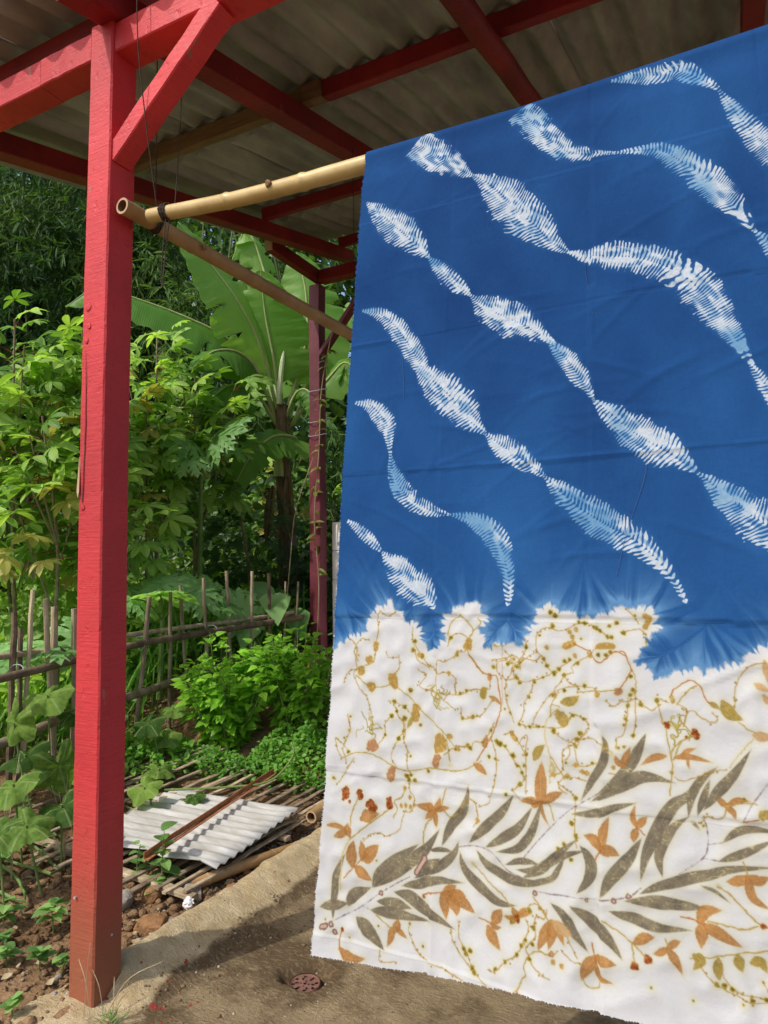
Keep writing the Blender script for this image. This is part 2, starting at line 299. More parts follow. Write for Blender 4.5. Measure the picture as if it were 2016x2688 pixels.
def floor_z(x, y):
    z = .010*(fbm(x*4, y*4, 3, 11)-.45)+.009*(fbm(x*19+y*6, y*21-x*9, 3, 12)-.45)
    w_ = .02*np.sin(y*2.1)+.03*(fbm(x*7, y*7, 2, 4)-.45)
    w_ = w_*.45
    rid = sm(-2.185, -2.150, x+w_)*np.clip((-1.90-x-w_)/.20, 0, 1)**.85*.088*(1+.25*(fbm(x*5, y*4, 2, 14)-.45))*sm(1.80, 1.92, y)
    fr = np.exp(-((y-1.685-.10*sm(-1.9, -2.0, x)*0)/.085)**2)*.012*sm(-2.32, -2.15, x)
    lump = .020*np.exp(-(((x+2.20)/.16)**2+((y-1.74)/.16)**2)**2)
    z = z+np.maximum(np.maximum(rid, fr), lump)+.022*(fbm(x*17, y*17, 3, 6)-.45)*np.maximum(sm(.02, .05, rid+fr+lump), .15)
    d = np.hypot(x+1.53, y-2.275); rr = .080+.045*(vn(np.arctan2(y-2.275, x+1.53)*2.2+9, x*0+3, 5)-.3)
    z = z-.050*sm(rr+.010, rr-.012, d)+.010*sm(rr+.05, rr+.005, d)*(fbm(x*30, y*30, 2, 19)-.3)
    edge = np.minimum(np.minimum(x+2.34, y-1.50), 9)+.06*(fbm(x*5, y*5, 2, 9)-.45)
    return np.where(edge < .06, z-.14*sm(.06, -.04, edge), z)
def grid_mesh(name, xs, ys, fn, m):
    X, Y = np.meshgrid(xs, ys, indexing='ij'); Z = fn(X, Y); nx, ny = X.shape
    V = np.stack([X, Y, Z], -1).reshape(-1, 3); I = np.arange(nx*ny).reshape(nx, ny)
    F = np.stack([I[:-1, :-1], I[1:, :-1], I[1:, 1:], I[:-1, 1:]], -1).reshape(-1, 4)
    return fast_mesh(name, V, F, [m], True)
def lin(*a): return np.unique(np.round(np.concatenate(a), 4))
gx = lin(np.linspace(-220, -30, 12), np.linspace(-30, -9, 20), np.arange(-9, -3.7, .15), np.arange(-3.7, -1.98, .022), np.linspace(-1.9, 4, 14), np.linspace(4, 220, 16))
gy = lin(np.linspace(-220, -6, 12), np.linspace(-6, 1.2, 16), np.arange(1.25, 4.9, .024), np.arange(4.9, 12, .2), np.linspace(12, 40, 18), np.linspace(40, 260, 14))
g = link('ground', grid_mesh('ground', gx, gy, terrain, M_SOIL), kind='structure')
fx = lin(np.arange(-2.42, -.9, .014), np.arange(-.9, .4, .05), np.linspace(.4, 4.2, 20)); fy = lin(np.arange(1.42, 3.3, .014), np.linspace(3.3, 6.6, 40))
g = link('floor', grid_mesh('floor', fx, fy, floor_z, M_CONC), kind='structure')
def tz(x, y): return float(terrain(np.array(x), np.array(y)))
def lumps(spots, name, m, sub=1):
    """little irregular lumps joined as one mass"""
    bm = bmesh.new(); bmesh.ops.create_icosphere(bm, subdivisions=sub, radius=1.0)
    bv = np.array([v.co[:] for v in bm.verts]); bf = np.array([[v.index for v in f.verts] for f in bm.faces]); bm.free()
    V = []; F = []; k = len(bv)
    for i, (x, y, z, r) in enumerate(spots):
        q = bv*(1+.35*(rng.random((k, 1))-.5))*np.array([rng.uniform(.7, 1.3), rng.uniform(.7, 1.3), rng.uniform(.5, .9)])*r
        a = rng.uniform(0, 6.3); c, s_ = math.cos(a), math.sin(a)
        V.append(q@np.array([[c, s_, 0], [-s_, c, 0], [0, 0, 1]])+(x, y, z)); F.append(bf+i*k)
    return fast_mesh(name, np.concatenate(V), np.concatenate(F), [m], False)
sp = []
for i in range(2600):
    x = -2.16-abs(rng.normal(0, .55)) if i % 3 else rng.uniform(-3.9, -2.16); y = rng.uniform(1.3, 3.6) if i % 2 else 2.3+rng.normal(0, .5)
    if x < -4.3 or y < 1.2: continue
    r = min(.004+rng.exponential(.006), .03); sp.append((x, y, tz(x, y)+r*.3, r))
link('soil_clods', lumps(sp, 'soil_clods', M_SOIL), kind='stuff')
sp = []
for i in range(420):
    y = rng.uniform(1.75, 4.2); x = -2.2-abs(rng.normal(0, .16)); r = .004+rng.exponential(.004); sp.append((x, y, tz(x, y)+r*.4, r))
link('gravel', lumps(sp, 'gravel', M_STONE), kind='stuff')
sp = []
for i in range(700):
    x = rng.uniform(-2.2, -.6) if i % 3 else -2.05+rng.normal(0, .09); y = rng.uniform(1.72, 3.4)
    if math.hypot(x+1.53, y-2.275) < .09 or (i % 3 and vn(x*2.1, y*2.1, 77) < .5): continue
    r = .001+rng.exponential(.0014); r = min(r, .006); sp.append((x, y, float(floor_z(np.array(x), np.array(y)))+r*.25, r))
link('grit', lumps(sp, 'grit', M_MORTAR), kind='stuff')
sp = []
for i in range(500):
    x = -1.98+abs(rng.normal(0, .16)); y = rng.uniform(1.85, 3.3); r = min(.0015+rng.exponential(.002), .009); sp.append((x, y, float(floor_z(np.array(x), np.array(y)))+r*.25, r))
link('dirt', lumps(sp, 'dirt', M_SOIL), kind='stuff')

# ------------------------------------------------------------------ the shed
SL = math.tan(R_(13.45))
shed = thing('open_shed', 'open timber shed painted red under a corrugated fibre cement roof', 'shed', (-2.127, 1.834, 0))
def rafz(y, off=0): return 3.62+off+SL*(y-1.771)
mb = MB()
# front post: four faces with wobble, split and knots along the sunlit arris
ps = .063; pz = np.concatenate([np.linspace(-.05, 3.55, 60), [3.63]])
V = []; ch = .006
for i, z in enumerate(pz):
    k = 1-.10*sm(2.6, 3.6, z); cx = -2.127+.004*math.sin(z*2.3); cy = 1.834
    prof = [(-ps+ch, -ps), (ps-ch, -ps), (ps, -ps+ch), (ps, ps-ch), (ps-ch, ps), (-ps+ch, ps), (-ps, ps-ch), (-ps, -ps+ch)]
    notch = math.exp(-((z-1.80)/.05)**2)*.012
    for j, (a, b) in enumerate(prof):
        w_ = .0016
        ax = a+random.uniform(-w_, w_)*.5; by = b+random.uniform(-w_, w_)*.5
        if j in (7, 6, 0): ax += notch*(1 if j != 0 else .4)
        V.append((cx+ax*(k if a < 0 else 1), cy+by, z))
n8 = len(pz)
F = [(i*8+j, i*8+(j+1) % 8, (i+1)*8+(j+1) % 8, (i+1)*8+j) for i in range(n8-1) for j in range(8)]+[tuple(range((n8-1)*8, n8*8))]
mb.add(V, F); post = part('post', mb, [M_RED], shed)
mb = MB()   # splinter lifting off the post
mb.add([(-2.188, 1.768, 1.93), (-2.196, 1.766, 1.80), (-2.186, 1.764, 1.775), (-2.180, 1.764, 1.80), (-2.184, 1.772, 1.93), (-2.188, 1.776, 1.79)], [(0, 1, 2, 3), (0, 3, 4), (1, 0, 4, 5), (2, 1, 5)])
part('splinter', mb, [M_PINE], post)
M_CRACK = mat('crack_dark', (.05, .012, .012), (.11, .03, .025), scale=60, bump=.4)
mb = MB()      # long drying crack down the sunlit face
cz = np.linspace(1.76, 2.34, 16); cx = -2.168+.010*np.sin((cz-1.76)*5.2)+np.array([random.uniform(-.0015, .0015) for _ in cz]); cw = .0026*np.sin(np.pi*np.linspace(.25, 1, 16))**.8+.0003
mb.add([(x-w, 1.7688, z) for x, w, z in zip(cx, cw, cz)]+[(x+w, 1.7688, z) for x, w, z in zip(cx, cw, cz)], [(i, i+1, 17+i, 16+i) for i in range(15)]); part('crack', mb, [M_CRACK], post)
for kx, kz, kr in ((-2.158, 2.50, .017), (-2.152, 2.425, .013), (-2.163, 2.37, .012), (-2.166, 1.74, .012)):
    mb = MB(); mb.tube([(kx, 1.772, kz), (kx, 1.7675, kz), (kx, 1.7665, kz)], [kr, kr*.8, kr*.25], 9, jit=.5); part('knot', mb, [M_RED], post)
mb = MB(); mb.tube([(-2.19+.035, 1.7705, .36), (-2.19+.035, 1.762, .36)], [.003, .005], 6); mb.tube([(-2.0645, 1.845, .22), (-2.058, 1.845, .22)], [.003, .005], 6)
part('nail', mb, [M_WIRE], post, kind='stuff')
mb = MB(); mb.beam((-3.80, 5.92, .55), (-3.80, 5.92, 4.42), .125, .125, up=(0, 1, 0), seg=16, wob=.003); rpost = part('post', mb, [M_PURP], shed)
mb = MB(); mb.beam((-3.815, 5.90, .30), (-3.80, 5.92, .57), .26, .26, up=(0, 1, 0), ch=.03, wob=.012, taper=.8); part('footing', mb, [M_MORTAR], shed)
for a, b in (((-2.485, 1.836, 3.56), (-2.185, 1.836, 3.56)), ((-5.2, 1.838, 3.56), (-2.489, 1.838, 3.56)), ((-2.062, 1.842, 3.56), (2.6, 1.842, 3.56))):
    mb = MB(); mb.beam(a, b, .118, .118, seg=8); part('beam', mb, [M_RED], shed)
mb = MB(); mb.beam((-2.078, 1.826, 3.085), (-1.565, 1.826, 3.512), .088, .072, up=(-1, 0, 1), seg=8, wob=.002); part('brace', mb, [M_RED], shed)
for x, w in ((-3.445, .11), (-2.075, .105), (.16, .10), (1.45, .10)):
    mb = MB(); mb.beam((x, 1.56, rafz(1.56, .058)), (x, 5.98, rafz(5.98, .058)), w, .115, seg=12); part('rafter', mb, [M_RED_SHADED], shed)
mb = MB(); ys = np.linspace(1.56, 5.98, 14); mb.tube([(-.96+random.uniform(-.004, .004), y, rafz(y, .058)) for y in ys], .056, 14); part('rafter', mb, [M_RED_SHADED], shed, smooth=True)
def purlin(y, x0, x1, m, h=.088, dz=0, w=.075):
    mb = MB(); z = rafz(y, .119+h/2+dz); mb.beam((x0, y, z), (x1, y, z), w, h, up=(0, -SL, 1), seg=10); return part('purlin', mb, [m], shed)
purlin(1.945, -4.05, 2.7, M_RED_SHADED, h=.19, dz=-.135); purlin(3.05, -3.72, -2.03, M_BARE); purlin(3.06, -1.90, 2.7, M_RED_SHADED); purlin(4.5, -3.40, 2.7, M_RED_SHADED); purlin(5.76, -3.42, 2.7, M_RED_SHADED)
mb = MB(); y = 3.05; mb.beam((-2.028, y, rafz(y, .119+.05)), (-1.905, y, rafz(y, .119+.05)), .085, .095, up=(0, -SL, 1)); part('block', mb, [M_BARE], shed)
mb = MB(); mb.beam((-3.70, 3.03, rafz(3.03, .07)), (-3.50, 3.03, rafz(3.03, .07)), .07, .09); part('block', mb, [M_RED_SHADED], shed)
mb = MB(); mb.beam((-3.70, 5.86, 4.475), (2.4, 5.86, 4.475), .12, .12); part('beam', mb, [M_RED_SHADED], shed)
mb = MB(); mb.beam((-3.76, 5.05, 4.50), (-3.76, 5.93, 4.50), .08, .12); tie = part('tie_beam', mb, [M_RED_SHADED], shed)
mb = MB(); mb.beam((-3.76, 5.036, 4.50), (-3.76, 5.049, 4.50), .078, .118); part('sawn_end', mb, [M_PINE], tie)
mb = MB(); mb.beam((-3.74, 5.9, 3.68), (-3.10, 5.9, 4.42), .10, .045, up=(-1, 0, 1)); part('brace', mb, [M_PURP], shed)
# corrugated sheets, lapped up the slope
PER, AMP = .15, .024
def sheet(x0, nper, y0, y1, lift, m, ny=6, th=.006):
    xs = x0+np.arange(nper*8+1)*PER/8; ys = np.linspace(y0, y1, ny); V = []
    for t_ in (0, th):
        for x in xs:
            for y in ys: V.append((x, y+.004*math.sin(x*9), rafz(y, .119+.088+AMP+lift+t_)+AMP*math.cos(2*math.pi*(x+4.05)/PER)+.002*math.sin(x*3+y*5)))
    nx = len(xs); I = lambda t, i, j: t*nx*ny+i*ny+j; F = []
    for i in range(nx-1):
        for j in range(ny-1):
            F.append((I(0, i, j), I(0, i, j+1), I(0, i+1, j+1), I(0, i+1, j))); F.append((I(1, i, j), I(1, i+1, j), I(1, i+1, j+1), I(1, i, j+1)))
        F.append((I(0, i, 0), I(0, i+1, 0), I(1, i+1, 0), I(1, i, 0))); F.append((I(0, i, ny-1), I(1, i, ny-1), I(1, i+1, ny-1), I(0, i+1, ny-1)))
    for i in (0, nx-1):
        for j in range(ny-1): F.append((I(0, i, j), I(0, i, j+1), I(1, i, j+1), I(1, i, j))) if i else F.append((I(0, i, j), I(1, i, j), I(1, i, j+1), I(0, i, j+1)))
    mb = MB(); mb.add(V, F); return part('roof_sheet', mb, [m], shed, smooth=True)
for k in range(7):
    sheet(-4.05+k*7*PER, 8 if k < 6 else 6, 1.61, 3.32, .0085*(k % 2), M_ROOF)
    sheet(-4.05+k*7*PER, 8 if k < 6 else 6, 3.20, 4.95, .017+.0085*(k % 2), M_ROOF)
    sheet(-4.05+k*7*PER, 8 if k < 6 else 6, 4.83, 5.90, .034+.0085*(k % 2), M_ROOF)
# pale lower roof of the next building, seen under the rear eave
nb = thing('neighbour_roof', 'pale flat lean-to roof sheet glimpsed beyond the rear beam', 'roof', (-2.2, 6.6, 4.6))
mb = MB(); mb.beam((-3.45, 7.05, 5.02), (.5, 7.05, 5.02), 1.9, .02, up=(0, .15, 1), seg=3); part('roof_sheet', mb, [M_WHITEROOF], nb)
mb = MB(); mb.beam((-3.45, 7.3, 4.96), (.5, 7.3, 4.96), .08, .1); part('batten', mb, [M_BARE], nb)

# white panelled wall behind the rear post
wall = thing('panel_wall', 'white panelled low wall behind the rear maroon post', 'wall', (-2.0, 6.05, 0))
for k in range(5):
    for x0, x1 in ((-3.70, -2.55), (-2.546, -1.2), (-1.196, .3)):
        mb = MB(); z0 = .53+k*.29; mb.beam((x0, 6.05, z0+.1435), (x1, 6.05, z0+.1435), .05, .286, ch=.004, wob=.001); part('panel', mb, [M_WALL], wall)
mb = MB(); mb.box((-3.69, 6.045, .0), (.3, 6.075, 1.96)); part('backing', mb, [M_MORTAR], wall)

# ------------------------------------------------------------------ bamboo poles on their cords
def bamboo(name, pts, r0, r1, nodes, m, label, cat='bamboo pole', open_end=True, n=16, ns=40, group=None):
    P = crom(pts, ns); L = np.linalg.norm(np.diff(P, axis=0), axis=1).sum(); t = np.linspace(0, 1, ns)
    rad = r0+(r1-r0)*t
    base = P[0]; o = thing(name, label, cat, tuple(base), group)
    # denser sampling at the nodes
    ts = np.unique(np.concatenate([t]+[np.array([q-.006, q-.003, q, q+.003, q+.006])*1.0 for q in nodes])); ts = ts[(ts >= 0) & (ts <= 1)]
    Q = np.stack([np.interp(ts, t, P[:, i]) for i in range(3)], 1); rr = np.interp(ts, t, rad)
    for q in nodes: rr = rr+.0028*np.exp(-((ts-q)/.0035)**2)-.0012*np.exp(-((ts-q-.008)/.004)**2)
    mb = MB(); mb.tube(Q, rr, n, 0, cap=False); part('culm', mb, [m], o, smooth=True)
    mb = MB()
    d = Q[1]-Q[0]; d /= np.linalg.norm(d)
    if open_end:
        mb.tube([Q[0]-d*.0005, Q[0]+d*.10], [r0*.72, r0*.66], n, 0, cap=False)
        a = MB(); T = d; u = np.cross(T, (0, 0, 1)); u /= np.linalg.norm(u); w_ = np.cross(T, u)
        ring = [Q[0]+(u*math.cos(6.2832*j/n)+w_*math.sin(6.2832*j/n))*r0*k for k in (1.0, .72) for j in range(n)]
        mb.add(ring, [(j, (j+1) % n, n+(j+1) % n, n+j) for j in range(n)], 1)
        e = Q[0]+d*.09; mb.add([e+(u*math.cos(6.2832*j/n)+w_*math.sin(6.2832*j/n))*r0*.68 for j in range(n)], [tuple(range(n))])
        part('hollow_end', mb, [M_BAMBIN, M_PINE], o)
    else:
        ring = MB(); T = d; u = np.cross(T, (0, 0, 1)); u /= np.linalg.norm(u); w_ = np.cross(T, u)
        ring.add([Q[0]+(u*math.cos(6.2832*j/n)+w_*math.sin(6.2832*j/n))*r0 for j in range(n)], [tuple(range(n))]); part('sawn_end', ring, [M_PINE], o)
    return o, Q, rr
polex, Q1, _ = bamboo('bamboo_pole', [(-1.952, 1.872, 2.853), (-1.50, 1.872, 2.808), (-1.0, 1.872, 2.787), (-.5, 1.872, 2.772), (.1, 1.872, 2.778), (1.5, 1.872, 2.80)], .0265, .032, [.168, .30, .44, .58, .72, .86], M_BAMB,
    'yellow bamboo pole that carries the dyed cloth', open_end=False)
mb = MB(); q = Q1[0]+(Q1[-1]-Q1[0])*.0; c = np.array((-1.375, 1.842, 2.808)); mb.tube([c+(0, .004, 0), c+(0, -.006, .001), c+(0, -.009, 0)], [.013, .011, .006], 10, jit=.3); part('knot', mb, [M_NODE], polex)
poley, Q2, _ = bamboo('bamboo_pole', [(-2.012, 1.79, 2.871), (-2.006, 2.6, 2.873), (-2.0, 3.5, 2.876), (-1.99, 5.2, 2.89)], .031, .035, [.155, .33, .53, .72, .9], M_BAMB2,
    'darker bamboo pole slung level along the shed beside the front post')
mb = MB(); mb.tube([(-2.003+.028, 2.19, 2.868), (-2.003+.038, 2.20, 2.869)], [.014, .009], 8, jit=.4); part('branch_scar', mb, [M_NODE], poley)

def cord(pts, label, r=.0022, wrap=None, tail=None, n=24):
    o = thing('hanging_cord', label, 'cord', tuple(pts[0]), 'cords that hang the bamboo poles')
    mb = MB(); mb.tube(crom(pts, n), r, 6); part('strand', mb, [M_CORD], o)
    if wrap is not None:
        c, ax, rad, turns, ln = wrap; c = np.array(c); ax = np.array(ax, float); ax /= np.linalg.norm(ax); u = np.cross(ax, (0, 0, 1)); u /= np.linalg.norm(u); w_ = np.cross(u, ax)
        k = turns*14; mb = MB()
        mb.tube([c+ax*(ln*(i/k-.5)+.003*math.sin(i*1.7))+(u*math.cos(6.2832*i/14)+w_*math.sin(6.2832*i/14))*(rad+.0025+.0025*(i/k)*math.sin(i*.4)**2) for i in range(k+1)], .0032, 5)
        part('lashing', mb, [M_CORD], o)
    if tail: mb = MB(); mb.tube(crom(tail, 20), .0026, 5); part('loose_end', mb, [M_CORD], o)
    return o
cord([(-1.885, 1.838, 2.862), (-1.885, 1.79, 3.1), (-1.89, 1.74, 3.45), (-1.90, 1.74, 3.84)], 'thin cord running in front of the beam down to the yellow pole', wrap=((-1.868, 1.872, 2.846), (1, 0, -.1), .0275, 5, .032),
     tail=[(-1.862, 1.862, 2.815), (-1.86, 1.85, 2.72), (-1.868, 1.85, 2.60), (-1.862, 1.85, 2.545), (-1.857, 1.85, 2.60), (-1.855, 1.86, 2.72), (-1.85, 1.868, 2.815)])
cord([(-1.850, 1.895, 2.872), (-1.862, 1.93, 3.2), (-1.875, 1.96, 3.78)], 'thin cord dropping behind the brace to the yellow pole')
cord([(-2.0, 1.945, 2.905), (-2.005, 1.95, 3.3), (-2.015, 1.955, 3.66)], 'thin cord from the rafter to the end of the darker pole', wrap=((-2.006, 1.945, 2.871), (0, 1, 0), .031, 4, .03))
cord([(-1.998, 3.52, 2.91), (-2.0, 3.53, 3.5), (-2.01, 3.54, 4.07)], 'thin cord at the far end of the darker pole by the cloth edge', wrap=((-2.0, 3.50, 2.876), (0, 1, 0), .034, 4, .03))

